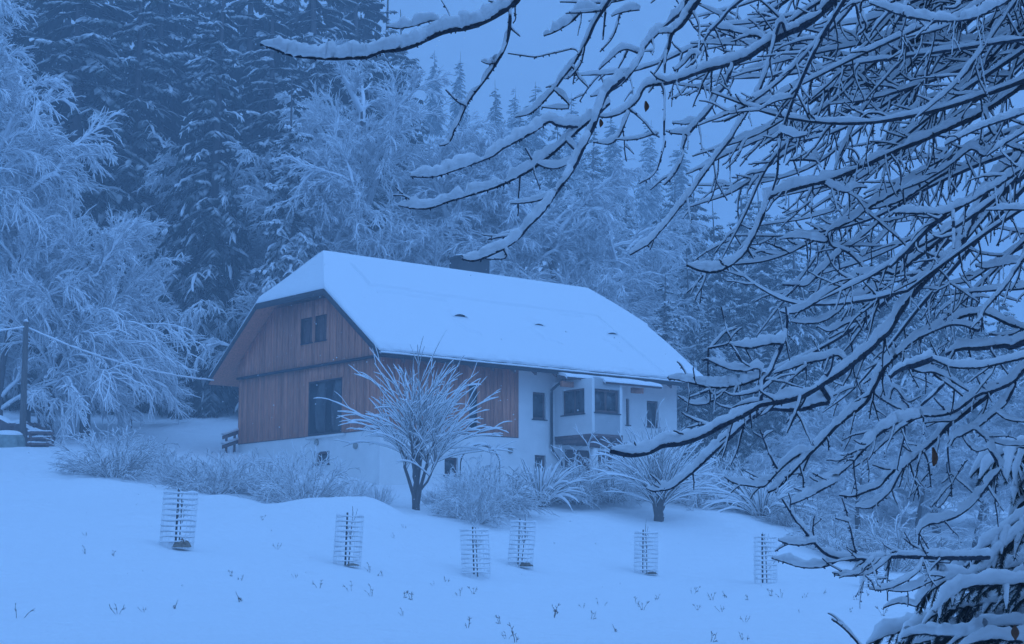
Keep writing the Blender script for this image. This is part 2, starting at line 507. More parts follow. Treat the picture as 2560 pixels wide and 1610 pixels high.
def rect_long(px0, py0, px1, py1):
    a, zt = on_long(px0, py0); b, _ = on_long(px1, py0); _, zb = on_long(px0, py1)
    return a, b, zb, zt
def rect_gable(px0, py0, px1, py1):
    # px0 is the left (far) edge in view
    b, zt = on_gable(px0, py0); a, _ = on_gable(px1, py1); _, zb = on_gable(px0, py1)
    return a, b, zb, zt

ZB = -3.2
GLAZ = (on_gable(856, 1000)[0], on_gable(773, 1000)[0], 0.02, 2.33)        # tall glazing in the gable cladding
GLAZ2 = (on_long(1172, 1000)[0], on_long(1196, 1000)[0], 0.25, 2.2)        # opening in the long side cladding
w_a = rect_long(1332, 979, 1365, 1047)
w_d = rect_long(1337, 1137, 1365, 1190)
w_n = rect_long(1565, 996, 1573, 1062)
w_r = rect_long(1617, 1001, 1646, 1066)
porch = (on_long(1412, 1100)[0], on_long(1412, 1100)[0] + 3.4, ZB, -0.35)
cellar = rect_gable(789, 1130, 823, 1162)
cellar2 = (3.3, 4.0, -1.75, -1.0)
panel('long_wall', 'x', 0, L_, ZB, HE + 0.6, [w_a, w_d, w_n, w_r, porch, (GLAZ2[0], GLAZ2[1], GLAZ2[2], GLAZ2[3]), cellar2], 0, 0.35, M['plaster'], house)
panel('gable_wall', 'y', 0.35, W_, ZB, HE + 0.2, [cellar, GLAZ], 0.002, 0.35, M['plaster'], house)
back = MB(); back.box(0.35, L_, W_ - 0.35, W_, ZB, HE + 0.6); back.build('back_wall', M['plaster'], house)
end = MB(); end.box(L_ - 0.35, L_ - 0.001, 0.35, W_ - 0.35, ZB, HE + 0.6); end.build('end_wall', M['plaster'], house)
attic = MB()
gp_poly = lambda drop: [(-0.0, HE - 0.1), (W_, HE - 0.1), (W_, HE + TR * OE - drop), (W_ - BJ - 0.1, ZJ - drop + 0.05), (BJ + 0.1, ZJ - drop + 0.05), (0, HE + TR * OE - drop)]
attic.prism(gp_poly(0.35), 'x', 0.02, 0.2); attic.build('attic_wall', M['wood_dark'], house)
fl = MB(); fl.box(0.36, L_ - 0.36, 0.36, W_ - 0.36, -0.25, -0.05); fl.build('floor_slab', M['plaster_grey'], house)

# plank cladding: every board its own object
def roof_under(y, drop=0.32):
    return min(HE + TR * (y + OE), HE + TR * (W_ - y + OE), ZJ + 0.16) - drop
prng = random.Random(3)
def plank_row(cl, axis_, a0, a1, z_of, d, holes, step=0.235):
    a = a0
    k = 0
    while a < a1 - 0.05:
        b = min(a + step * prng.uniform(0.9, 1.1), a1)
        segs = z_of(a + 0.006, b - 0.006)
        for (poly) in segs:
            proud = d - 0.03 - (0.022 if k % 2 else 0.0) - prng.uniform(0, 0.006)
            mb = MB()
            mb.prism(poly, 'x' if axis_ == 'y' else 'y', proud, d - 0.004)
            mb.build('plank', M['wood'], cl)
        a = b; k += 1

def cut(a, b, z0, zt0, zt1, holes):
    """board a..b from z0 to a sloping top, cut at openings"""
    m = (a + b) / 2
    hs = [h for h in holes if h[0] < m < h[1]]
    if not hs: return [[(a, z0), (b, z0), (b, zt1), (a, zt0)]]
    out = []; lo = z0
    for h in sorted(hs, key=lambda h: h[2]):
        if h[2] - lo > 0.04: out.append([(a, lo), (b, lo), (b, h[2]), (a, h[2])])
        lo = h[3]
    if min(zt0, zt1) - lo > 0.04: out.append([(a, lo), (b, lo), (b, zt1), (a, zt0)])
    return out

cl = MB(); cl.box(-0.02, -0.002, 0.0, W_, -0.02, 0.01); gcl = cl.build('gable_cladding', M['wood_dark'], house)
plank_row(gcl, 'y', 0.0, W_, lambda a, b: cut(a, b, 0.012, HLED, HLED, [GLAZ]), 0.0, None)
G1 = rect_gable(765, 783, 783, 845); G2 = rect_gable(799, 774, 820, 838)
GW = [(min(G1[0], G1[1]), max(G1[0], G1[1]), 4.02, 5.12), (min(G2[0], G2[1]), max(G2[0], G2[1]), 4.02, 5.12)]
GW = [((h[0] + h[1]) / 2 - 0.42, (h[0] + h[1]) / 2 + 0.42, h[2], h[3]) for h in GW]
ld = MB(); ld.box(-0.17, -0.003, -0.03, W_ + 0.03, HLED + 0.003, HLED + 0.09)
ucl = ld.build('upper_cladding', M['fascia'], house)
plank_row(ucl, 'y', 0.0, W_, lambda a, b: cut(a, b, HLED + 0.03, roof_under(a), roof_under(b), GW), -0.09, None)
for h in GW:
    window('y', h[0], h[1], h[2], h[3], -0.10, house, -1, 1, 0.07, M['frame'], True)
lcl_mb = MB(); lcl_mb.box(0.0, UW, -0.02, -0.002, -0.02, 0.01); lcl = lcl_mb.build('long_side_cladding', M['wood_dark'], house)
plank_row(lcl, 'x', 0.0, UW, lambda a, b: cut(a, b, 0.012, HE + 0.35, HE + 0.35, [GLAZ2]), 0.0, None)
# tall glazing
window('y', GLAZ[0], GLAZ[1], GLAZ[2], GLAZ[3], -0.13, house, -1, 1, 0.07, M['fascia'], False)
for (a0, a1, z0_, z1_, ax) in ((*GLAZ, 'y'), (*GLAZ2, 'x')):
    for (p0, p1, q0, q1) in ((a0 - 0.15, a0, z0_, z1_ + 0.12), (a1, a1 + 0.15, z0_, z1_ + 0.12), (a0, a1, z1_, z1_ + 0.12)):
        mb = MB()
        if ax == 'y': mb.box(-0.026, -0.003, p0, p1, q0, q1)
        else: mb.box(p0, p1, -0.026, -0.003, q0, q1)
        mb.build('trim_board', M['wood'], house)
sl = MB(); sl.box(-0.1, -0.004, GLAZ[0] - 0.25, GLAZ[1] + 0.1, -0.14, -0.022); sl.build('door_sill', M['plaster'], house)
window('x', GLAZ2[0], GLAZ2[1], GLAZ2[2], GLAZ2[3], -0.13, house, -1, 0, 0.05, M['fascia'], True)
window('x', *w_a, 0.0, house, -1, 0, 0.09)
window('x', *w_d, 0.0, house, -1, 0, 0.12, M['wood_dark'])
window('x', *w_n, 0.0, house, -1, 0, 0.04)
window('x', *w_r, 0.0, house, -1, 0, 0.09)
window('y', *cellar, 0.002, house, -1, 0, 0.10, M['wood_dark'])
window('x', *cellar2, 0.0, house, -1, 0, 0.10, M['wood_dark'])
pd = MB(); pd.box(porch[0], porch[1], 0.30, 0.34, ZB, porch[3]); pd.build('porch_door', M['wood_dark'], house)

# roof: deck, fascia, soffit
top = {'E0': (-OG, -OE, HE), 'E1': (L_ + OG, -OE, HE), 'E2': (L_ + OG, W_ + OE, HE), 'E3': (-OG, W_ + OE, HE),
       'a': (-OG, BJ, ZJ), 'b': (-OG, W_ - BJ, ZJ), 'c': (L_ + OG, BJ, ZJ), 'd': (L_ + OG, W_ - BJ, ZJ),
       'r': (SB - OG, W_ / 2, ZR), 's': (L_ + OG - SBF, W_ / 2, ZR)}
names = list(top); idx = {n: i for i, n in enumerate(names)}
TV = np.array([top[n] for n in names])
faces_top = [['E0', 'E1', 'c', 's', 'r', 'a'], ['E2', 'E3', 'b', 'r', 's', 'd'], ['a', 'r', 'b'], ['d', 's', 'c']]
rd = MB()
th = 0.10
for f in faces_top:
    rd.add(TV[[idx[n] for n in f]] - (0, 0, 0.002), np.array([list(range(len(f)))]))
deck = rd.build('roof', M['tiles'], house)
so = MB()
for f in faces_top:
    so.add(TV[[idx[n] for n in f]] - (0, 0, 0.24), np.array([list(range(len(f)))[::-1]]))
so.build('soffit', M['wood'], house)
per = ['E0', 'E1', 'c', 'd', 'E2', 'E3', 'b', 'a']
for i in range(len(per)):
    p, q = TV[idx[per[i]]], TV[idx[per[(i + 1) % len(per)]]]
    mb = MB(); dn = np.array([0, 0, 0.25])
    outw = np.cross(q - p, (0, 0, 1)); outw = outw / np.linalg.norm(outw) * 0.03
    Vv = [p - dn, q - dn, q + (0, 0, 0.02), p + (0, 0, 0.02), p - dn + outw, q - dn + outw, q + (0, 0, 0.02) + outw, p + (0, 0, 0.02) + outw]
    mb.add(Vv, np.array([(0, 3, 2, 1), (4, 5, 6, 7), (0, 1, 5, 4), (2, 3, 7, 6), (1, 2, 6, 5), (0, 4, 7, 3)]))
    mb.build('fascia_board', M['fascia'], deck)
# rafters ends seen under the eaves
for k in range(15):
    x = 0.35 + k * (L_ - 0.7) / 14
    mb = MB(); mb.prism([(-OE + 0.06, HE - 0.245), (0.3, HE - 0.245 + TR * (OE + 0.24)), (0.3, HE - 0.4 + TR * (OE + 0.24)), (-OE + 0.06, HE - 0.38)], 'x', x - 0.06, x + 0.06)
    mb.build('rafter', M['wood_dark'], deck)

# snow on the roof as laid sheets with creases
def line_dist(P, a, b):
    a = np.array(a); b = np.array(b); d = b - a
    t = np.clip(((P - a) @ d) / (d @ d), 0, 1)
    return np.linalg.norm(P - (a + t[:, None] * d), axis=1)
crease = [[(877, 660), (927, 711)], [(927, 711), (1100, 736)], [(1100, 736), (1290, 762)], [(1290, 762), (1492, 788)], [(1492, 788), (1575, 862)], [(1575, 862), (1655, 927)]]
soft = [[(943, 727), (1114, 749)], [(1136, 798), (1172, 825)], [(1172, 825), (1198, 831)], [(1330, 822), (1362, 845)], [(1362, 845), (1402, 856)],
        [(1512, 846), (1550, 872)], [(1397, 784), (1452, 791)]]
crease = [[on_roof(*p) for p in l] for l in crease]; soft = [[on_roof(*p) for p in l] for l in soft]
vents = [on_roof(1145.6, 786), on_roof(1342, 810), on_roof(1526, 832)]
def roof_sheet(front=True):
    ns, nt = (230, 560) if front else (40, 80)
    s = np.linspace(0, 1, ns)
    y = -OE + s * (W_ / 2 + OE); z = HE + TR * (y + OE)
    hipf = np.clip((z - ZJ) / (ZR - ZJ), 0, 1)
    xl = -OG + hipf * SB; xr = L_ + OG - hipf * SBF
    t = np.linspace(0, 1, nt)
    X = xl[:, None] + (xr - xl)[:, None] * t[None]
    Y = np.repeat(y[:, None], nt, 1); Z = np.repeat(z[:, None], nt, 1)
    P = np.stack([X.ravel(), Y.ravel()], 1)
    h = np.full(len(P), 0.25)
    h += 0.03 * np.sin(P[:, 0] * 0.8 + 0.7 * P[:, 1]) * np.sin(P[:, 1] * 1.1) + 0.012 * np.sin(P[:, 0] * 1.7 + P[:, 1]) + 0.01 * np.sin(P[:, 0] * 0.6 - 2.2 * P[:, 1]) + rng.normal(0, 0.0012, len(P))
    if front:
        for l in crease:
            d = line_dist(P, *l); h -= 0.23 * np.exp(-(d / 0.06) ** 2)
        for l in soft:
            d = line_dist(P, *l); h -= 0.15 * np.exp(-(d / 0.075) ** 2)
        for v in vents:
            h += 0.13 * np.exp(-(((P[:, 0] - v[0]) / 0.42) ** 2 + ((P[:, 1] - v[1] - 0.28) / 0.26) ** 2))
    e = np.minimum(np.minimum((P[:, 1] + OE), (X - xl[:, None]).ravel() + 0.25 * (hipf > 0)[:, None].repeat(nt, 1).ravel()), (xr[:, None] - X).ravel() + 0.25 * (hipf > 0)[:, None].repeat(nt, 1).ravel())
    h *= 0.45 + 0.55 * np.clip(e / 0.16, 0, 1) ** 0.5
    hh = h.reshape(ns, nt)
    hh[-1] = 0.25
    top_ = np.stack([X, Y, Z + hh], -1)
    lip = 0.03 * np.sin(X[0] * 2.3) + 0.02 * np.sin(X[0] * 7.1 + 1) + rng.normal(0, 0.008, nt)
    top_[:4, :, 1] -= (np.array([1, 0.8, 0.5, 0.2])[:, None] * (0.03 + lip)[None])
    bot = np.stack([X, Y, Z + 0.003], -1)
    if not front:
        top_[..., 1] = W_ - top_[..., 1]; bot[..., 1] = W_ - bot[..., 1]
    V = top_.reshape(-1, 3)
    i, j = np.meshgrid(np.arange(nt - 1), np.arange(ns - 1))
    b = (j * nt + i).ravel()
    F = np.stack([b, b + 1, b + nt + 1, b + nt], 1)
    mb = MB(); mb.add(V, F if front else F[:, ::-1])
    for rim_t, rim_b in ((top_[0], bot[0]), (top_[:, 0], bot[:, 0]), (top_[:, -1], bot[:, -1])):
        n = len(rim_t); vv = np.vstack([rim_t, rim_b]); k = np.arange(n - 1)
        mb.add(vv, np.stack([k, k + n, k + n + 1, k + 1], 1))
    mb.build('roof_snow', M['snow'], house, True)
roof_sheet(True); roof_sheet(False)
def hip_snow(corner0, corner1, apex, sgn):
    n = 40; V = []; F = []
    a, b, c = [np.array(top[k]) for k in (corner0, corner1, apex)]
    rows = []
    for i in range(n + 1):
        t = i / n
        p = a + (c - a) * t; q = b + (c - b) * t
        m = max(2, n + 1 - i)
        row = []
        for k in range(n + 1):
            u = k / n; P = p + (q - p) * u
            edge = min(1, t * n / 3 + 0.35)
            tile_wave = 0.022 * math.sin(t * 75)
            row.append(P + (0, 0, 0.17 * edge + tile_wave + 0.03))
        rows.append(row)
    V = np.array(rows).reshape(-1, 3)
    i, j = np.meshgrid(np.arange(n), np.arange(n)); b_ = (j * (n + 1) + i).ravel()
    mb = MB(); mb.add(V, np.stack([b_, b_ + 1, b_ + n + 2, b_ + n + 1], 1))
    rt = np.array(rows[0]); rb = rt.copy(); rb[:, 2] = a[2] + 0.02
    k = np.arange(n)
    mb.add(np.vstack([rt, rb]), np.stack([k, k + n + 1, k + n + 2, k + 1], 1))
    mb.build('hip_snow', M['snow'], house, True)
hip_snow('a', 'b', 'r', 1); hip_snow('c', 'd', 's', 1)
for v in vents:
    x, y = v; z = HE + TR * (y + OE) + 0.065
    mb = MB()
    mb.prism([(y - 0.1, z - 0.1), (y - 0.12, z + 0.17), (y + 0.02, z + 0.22), (y + 0.5, z + 0.45), (y + 0.5, z + 0.2)], 'x', x - 0.27, x + 0.27)
    mb.build('roof_vent', M['metal'], house)
    xs = np.linspace(x - 0.42, x + 0.42, 17); us = np.linspace(0, 1, 10)
    G = np.array([[(q, y - 0.17 + 0.75 * u, z - 0.126 + 0.556 * u + 0.16 + 0.16 * (1 - ((q - x) / 0.42) ** 2) * math.sin(math.pi * (0.35 + 0.62 * u))) for u in us] for q in xs])
    i, j = np.meshgrid(np.arange(9), np.arange(16)); b_ = (j * 10 + i).ravel()
    link_mesh('vent_snow', G.reshape(-1, 3), np.stack([b_, b_ + 10, b_ + 11, b_ + 1], 1), M['snow'], house)
# gutter with its line of snow
gxs = np.linspace(-OG - 0.02, L_ + OG + 0.02, 60)
ang = np.linspace(math.pi, 2 * math.pi, 9)
gv = np.array([[(x, -OE - 0.105 + 0.075 * math.cos(a), HE - 0.10 + 0.075 * math.sin(a)) for a in ang] for x in gxs])
i, j = np.meshgrid(np.arange(8), np.arange(59)); b_ = (j * 9 + i).ravel()
link_mesh('gutter', gv.reshape(-1, 3), np.stack([b_, b_ + 1, b_ + 10, b_ + 9], 1), M['metal'], house)
gp_ = np.stack([gxs, np.full(60, -OE - 0.105), np.full(60, HE - 0.13)], 1)[None]
Vs, Fs = snow_tubes(gp_, np.full((1, 60), 0.055), 0.085 + 0.015 * rng.uniform(-1, 1, (1, 60)), 8, 0.7)
link_mesh('gutter_snow', Vs, Fs, M['snow'], house)
# chimney behind the ridge
def roof_back_x(px, y, z):
    # x where the ray through px meets the plane y=const
    r = lray(px, 676); t = (y - EL[1]) / r[1]; return (EL + t * r)[0]
cx0, cx1 = roof_back_x(1152, W_ / 2 + 0.5, 0), roof_back_x(1232, W_ / 2 + 0.5, 0)
cz = (EL + lray(1190, 642) * ((W_ / 2 + 0.5 - EL[1]) / lray(1190, 642)[1]))[2]
ch = MB(); ch.box(cx0 + 0.1, cx1 - 0.2, W_ / 2 + 0.5, W_ / 2 + 1.5, ZR - 1.6, cz - 0.08)
cho = ch.build('chimney', M['metal'], house)
cc = MB(); cc.box(cx0 + 0.04, cx1 - 0.14, W_ / 2 + 0.44, W_ / 2 + 1.56, cz - 0.078, cz); cc.build('chimney_cap', M['metal'], cho)
tt = np.linspace(0, 1, 14)
sc_p = np.stack([cx0 + 0.0 + (cx1 - cx0 - 0.1) * tt, np.full(14, W_ / 2 + 1.0), np.full(14, cz)], 1)[None]
Vs, Fs = snow_tubes(sc_p, np.full((1, 14), 0.02), (0.16 * np.sin(np.pi * np.clip(tt, 0.06, 0.94)) ** 0.4)[None], 10, 1.6)
link_mesh('chimney_snow', Vs, Fs, M['snow'], cho)

# oriel bay with canopy
bx0 = on_long(1386, 1000)[0]
bd = 2.0
def on_plane_y(px, py, y): return on_long(px, py, y)
for _ in range(1):
    # depth of the bay so that its outer corner is seen at 1480
    lo_, hi_ = 0.5, 4.0
    for _k in range(40):
        bd = (lo_ + hi_) / 2
        if on_long(1480, 1000, -bd)[0] > bx0: lo_ = bd
        else: hi_ = bd
bx1 = on_long(1556, 1000, -bd)[0]
bz0 = on_gable(1430, 1088, bx0)[1]; bz1 = on_gable(1430, 951, bx0)[1]
bwin = (-on_gable(1461, 1000, bx0)[0], -on_gable(1405, 1000, bx0)[0])
by0, by1 = on_gable(1461, 1000, bx0)[0], on_gable(1405, 1000, bx0)[0]
bwz0, bwz1 = on_gable(1433, 1036, bx0)[1], on_gable(1433, 973, bx0)[1]
fw = (bx0 + 0.12, bx1 - 0.12, on_long(1515, 1032, -bd)[1], on_long(1515, 973, -bd)[1])
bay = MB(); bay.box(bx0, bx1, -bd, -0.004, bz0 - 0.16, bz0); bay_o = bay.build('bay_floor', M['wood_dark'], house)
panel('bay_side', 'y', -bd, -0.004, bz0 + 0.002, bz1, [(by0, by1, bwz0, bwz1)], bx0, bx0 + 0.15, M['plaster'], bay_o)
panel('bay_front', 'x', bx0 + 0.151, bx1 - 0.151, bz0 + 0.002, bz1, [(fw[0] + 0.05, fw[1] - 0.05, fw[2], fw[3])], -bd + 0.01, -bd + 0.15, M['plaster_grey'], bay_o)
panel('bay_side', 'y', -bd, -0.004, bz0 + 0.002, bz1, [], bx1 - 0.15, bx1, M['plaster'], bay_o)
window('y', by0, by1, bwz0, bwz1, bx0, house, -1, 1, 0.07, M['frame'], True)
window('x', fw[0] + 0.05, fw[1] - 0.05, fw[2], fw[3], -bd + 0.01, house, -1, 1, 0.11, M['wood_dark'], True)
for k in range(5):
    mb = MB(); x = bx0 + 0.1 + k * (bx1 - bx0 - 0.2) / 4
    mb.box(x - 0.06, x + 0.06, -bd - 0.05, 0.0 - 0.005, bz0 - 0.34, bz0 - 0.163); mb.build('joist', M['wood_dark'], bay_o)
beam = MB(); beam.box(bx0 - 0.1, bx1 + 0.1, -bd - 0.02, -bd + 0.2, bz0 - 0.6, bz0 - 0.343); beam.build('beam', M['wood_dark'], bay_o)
for xp in (bx0 + 0.2, bx1 - 0.2):
    p = MB(); p.box(xp - 0.13, xp + 0.13, -bd + 0.0, -bd + 0.26, ZB - 1, bz0 - 0.603); p.build('pillar', M['plaster'], bay_o)
# canopy: lean-to roof carried past the eaves, stepped, with snow slabs
cx_a = on_long(1400, 924, -OE - 0.1)[0]; cx_b = on_long(1640, 962, -OE - 1.0)[0]
slope = 0.20
for (xa, xb, ya, yb, zt) in ((cx_a, cx_b - 0.25, -OE - 0.55, -OE + 0.02, HE - 0.30), (cx_a + 1.5, cx_b, -OE - 1.35, -OE - 0.55, HE - 0.43)):
    c = MB(); c.prism([(ya, zt - slope * (yb - ya)), (yb, zt), (yb, zt - 0.08), (ya, zt - slope * (yb - ya) - 0.08)], 'x', xa, xb)
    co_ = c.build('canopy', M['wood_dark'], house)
    nn = 60
    xs = np.linspace(xa - 0.03, xb + 0.03, nn); us = np.linspace(0, 1, 7)
    G = np.array([[(x, ya - 0.05 + (yb - ya) * u, zt - slope * (yb - ya) * (1 - u) + 0.01 + 0.13 * (0.25 + 0.75 * min(1, u * 4) ** 0.5) + 0.012 * math.sin(x * 5 + u * 3)) for u in us] for x in xs])
    i, j = np.meshgrid(np.arange(6), np.arange(nn - 1)); b_ = (j * 7 + i).ravel()
    mb = MB(); mb.add(G.reshape(-1, 3), np.stack([b_, b_ + 7, b_ + 8, b_ + 1], 1))
    fr = G[:, 0]; lo2 = fr.copy(); lo2[:, 2] = zt - slope * (yb - ya) + 0.004
    k = np.arange(nn - 1); mb.add(np.vstack([fr, lo2]), np.stack([k, k + 1, k + nn + 1, k + nn], 1))
    for e in (0, nn - 1):
        rt = G[e]; rb = rt.copy(); rb[:, 2] -= 0.13
        k = np.arange(6); mb.add(np.vstack([rt, rb]), np.stack([k, k + 7, k + 8, k + 1], 1))
    mb.build('canopy_snow', M['snow'], house, True)
for xp in (cx_a + 0.3, cx_b - 0.4):
    mb = MB(); mb.box(xp - 0.32, xp + 0.32, -OE - 0.3, -OE - 0.12, HE - 0.80, HE - 0.56); mb.build('bracket', M['wood'], house)
# drainpipe
dx = on_long(1380, 1000)[0] - 0.12
path = np.array([(dx + 0.1, -OE - 0.1, HE - 0.18), (dx + 0.05, -OE + 0.1, HE - 0.35), (dx, -0.25, HE - 0.75), (dx, -0.12, HE - 1.0), (dx, -0.12, 0.0), (dx, -0.12, -0.4), (dx + 0.5, -0.12, -0.95), (dx + 0.55, -0.12, -1.2), (dx + 0.55, -0.12, -2.4)])
Vs, Fs = tubes(resample(path, 50)[None], np.full((1, 50), 0.06), 8)
link_mesh('drainpipe', Vs, Fs, M['metal'], house)
# small fittings on the plinth
def lamp(loc, outw):
    Vs = []; a = np.linspace(0, 2 * np.pi, 12, endpoint=False)
    o = np.array(outw, float); s = np.cross(o, (0, 0, 1))
    for r, d in ((0.13, 0.003), (0.14, 0.05), (0.10, 0.10), (0.03, 0.12)):
        Vs.append([np.array(loc) + o * d + s * r * math.cos(t) + np.array([0, 0, r * math.sin(t)]) for t in a])
    Vs = np.array(Vs).reshape(-1, 3)
    link_mesh('wall_lamp', Vs, [ring_faces(1, 4, 12), np.array([range(36, 48)])], M['lamp'], house)
yl, zl = on_gable(793, 1106); lamp((0.002, yl, zl), (-1, 0, 0))
yl, zl = on_gable(890, 1115); lamp((0.002, yl, zl), (-1, 0, 0))
xl_, zl = on_long(1275, 1126); lamp((xl_, 0, zl), (0, -1, 0))
x0, z0 = on_long(1304, 1191); x1, z1 = on_long(1317, 1171)
mb = MB(); mb.box(x0, x1, -0.1, -0.003, z0, z1); mb.build('meter_box', M['plaster_grey'], house)

# ------------------------------------------------------------------ vegetation generators
def rot_rand(T, ang, r):
    """turn unit vectors T (n,3) by angles ang about random perpendicular axes"""
    n = len(T)
    A = r.normal(size=(n, 3)); A -= (A * T).sum(1, keepdims=True) * T; A /= np.linalg.norm(A, axis=1, keepdims=True) + 1e-9
    return T * np.cos(ang)[:, None] + A * np.sin(ang)[:, None]

def grow(start, d, length, K, grav, wob, r, up_tip=0.0):
    """integrate n paths of K points; grav bends down, up_tip bends the last part up again"""
    n = len(start); P = np.zeros((n, K, 3)); P[:, 0] = start
    d = d / (np.linalg.norm(d, axis=1, keepdims=True) + 1e-9)
    st = (np.asarray(length) / (K - 1))[:, None]
    for k in range(1, K):
        P[:, k] = P[:, k - 1] + d * st
        g = np.array([0, 0, -1.0]) * (grav if np.isscalar(grav) else np.asarray(grav)[:, None]) / (K - 1)
        d = d + g + r.normal(size=(n, 3)) * wob / (K - 1) ** 0.5
        if up_tip: d[:, 2] += up_tip * (k / K) ** 2 / (K - 1)
        d /= np.linalg.norm(d, axis=1, keepdims=True) + 1e-9
    return P

def pick(P, m, lo, hi, r):
    """m points on each of the paths P -> positions, tangents, parameter, parent index"""
    n, K, _ = P.shape
    u = r.uniform(lo, hi, (n, m)); f = u * (K - 1); i = np.minimum(f.astype(int), K - 2); t = (f - i)[..., None]
    ni = np.arange(n)[:, None]
    pos = P[ni, i] * (1 - t) + P[ni, i + 1] * t
    tan = P[ni, i + 1] - P[ni, i]; tan /= np.linalg.norm(tan, axis=2, keepdims=True) + 1e-9
    return pos.reshape(-1, 3), tan.reshape(-1, 3), u.ravel(), np.repeat(np.arange(n), m)

def taper(n, K, r0, r1):
    r0 = np.broadcast_to(r0, (n,)); t = np.linspace(0, 1, K)[None]
    return r0[:, None] * (1 - t) + np.minimum(r1, r0)[:, None] * t if not np.isscalar(r1) else r0[:, None] * (1 - t) + np.minimum(r1, r0[:, None]) * t

def bare_tree(seed, H, spread, n1=14, n2=8, n3=8, n4=5, droop=0.5, thick=0.03, lean=(0, 0), low=0.25, tw=0.55):
    """leafless frosted tree -> (trunk mesh data, crown mesh data)"""
    r = np.random.default_rng(seed)
    d0 = np.array([[lean[0], lean[1], 1.0]])
    tr = grow(np.zeros((1, 3)), d0, [H * 0.86], 10, -0.25, 0.22, r)
    tv = tubes(tr, taper(1, 10, 0.02 * H + 0.04, 0.04), 8)
    V, F, n = [], [], 0
    def put(vf):
        nonlocal n
        V.append(vf[0]); F.append(vf[1] + n); n += len(vf[0])
    p, t, u, _ = pick(tr, n1, low, 1.0, r)
    a = r.uniform(0, 2 * np.pi, len(p))
    out = np.stack([np.cos(a), np.sin(a), r.uniform(0.25, 0.9, len(p)) + 0.9 * u], 1)
    Ls = spread * (1.15 - 0.65 * u) * r.uniform(0.7, 1.1, len(p))
    l1 = grow(p, out, Ls, 8, droop * 0.9, 0.14, r)
    put(tubes(l1, taper(len(p), 8, 0.010 * H + 0.02, thick * 0.7), 5))
    p, t, u, par = pick(l1, n2, 0.15, 1.0, r)
    d = rot_rand(t, r.uniform(0.35, 0.85, len(p)), r)
    L2 = Ls[par] * 0.45 * (1.1 - 0.5 * u) * r.uniform(0.6, 1.2, len(p))
    l2 = grow(p, d, L2, 6, droop, 0.14, r)
    put(tubes(l2, taper(len(p), 6, thick * 0.9, thick * 0.6), 4))
    p, t, u, par = pick(l2, n3, 0.1, 1.0, r)
    d = rot_rand(t, r.uniform(0.3, 0.75, len(p)), r)
    L3 = np.maximum(L2[par] * tw * r.uniform(0.6, 1.2, len(p)), 0.25)
    l3 = grow(p, d, L3, 5, droop * 1.2, 0.15, r)
    put(tubes(l3, taper(len(p), 5, thick * 0.8, thick * 0.5), 3))
    if n4:
        p, t, u, par = pick(l3, n4, 0.1, 1.0, r)
        d = rot_rand(t, r.uniform(0.3, 0.75, len(p)), r)
        L4 = np.maximum(L3[par] * 0.5 * r.uniform(0.5, 1.2, len(p)), 0.15)
        l4 = grow(p, d, L4, 3, droop, 0.12, r)
        put(tubes(l4, taper(len(p), 3, thick * 0.7, thick * 0.4), 3))
    SV, SF, sn_ = [], [], 0
    for paths, hgt, share in ((l1, 0.10, 1.0), (l2, 0.085, 0.9), (l3, 0.06, 0.55)):
        q = paths[r.uniform(0, 1, len(paths)) < share]
        lump = np.clip(r.uniform(-0.4, 1.3, q.shape[:2]), 0, 1.2)
        lump[:, -1] *= 0.4
        v_, f_ = snow_tubes(q, np.full(q.shape[:2], thick * 0.6), hgt * lump, 5, 0.7)
        SV.append(v_); SF.append(f_ + sn_); sn_ += len(v_)
    return tv, (np.concatenate(V), np.concatenate(F)), (np.concatenate(SV), np.concatenate(SF))

def shrub(seed, H, spread, stems=26, n2=8, n3=4, droop=0.8, thick=0.022, erect=0.6, base=0.2):
    """many stemmed bush; all stems rise from one stool"""
    r = np.random.default_rng(seed)
    a = r.uniform(0, 2 * np.pi, stems); q = np.sqrt(r.uniform(0, 1, stems))
    st = np.stack([np.cos(a) * q * base, np.sin(a) * q * base, np.full(stems, -0.15)], 1)
    d = np.stack([np.cos(a) * q * spread / H, np.sin(a) * q * spread / H, np.full(stems, erect) + 0.5 * (1 - q)], 1)
    Ls = H * r.uniform(0.75, 1.15, stems)
    l1 = grow(st, d, Ls, 8, droop * q, 0.16, r)
    V, F, n = [], [], 0
    def put(vf):
        nonlocal n
        V.append(vf[0]); F.append(vf[1] + n); n += len(vf[0])
    put(tubes(l1, taper(stems, 8, thick * 1.3, thick * 0.7), 4))
    if n2:
        p, t, u, par = pick(l1, n2, 0.2, 1.0, r)
        d = rot_rand(t, r.uniform(0.3, 0.8, len(p)), r)
        L2 = Ls[par] * 0.38 * (1.15 - 0.6 * u) * r.uniform(0.6, 1.2, len(p))
        l2 = grow(p, d, L2, 5, droop, 0.25, r)
        put(tubes(l2, taper(len(p), 5, thick, thick * 0.6), 3))
        if n3:
            p, t, u, par = pick(l2, n3, 0.15, 1.0, r)
            d = rot_rand(t, r.uniform(0.3, 0.8, len(p)), r)
            l3 = grow(p, d, L2[par] * 0.45, 3, droop * 0.6, 0.25, r)
            put(tubes(l3, taper(len(p), 3, thick * 0.8, thick * 0.5), 3))
    return np.concatenate(V), np.concatenate(F)

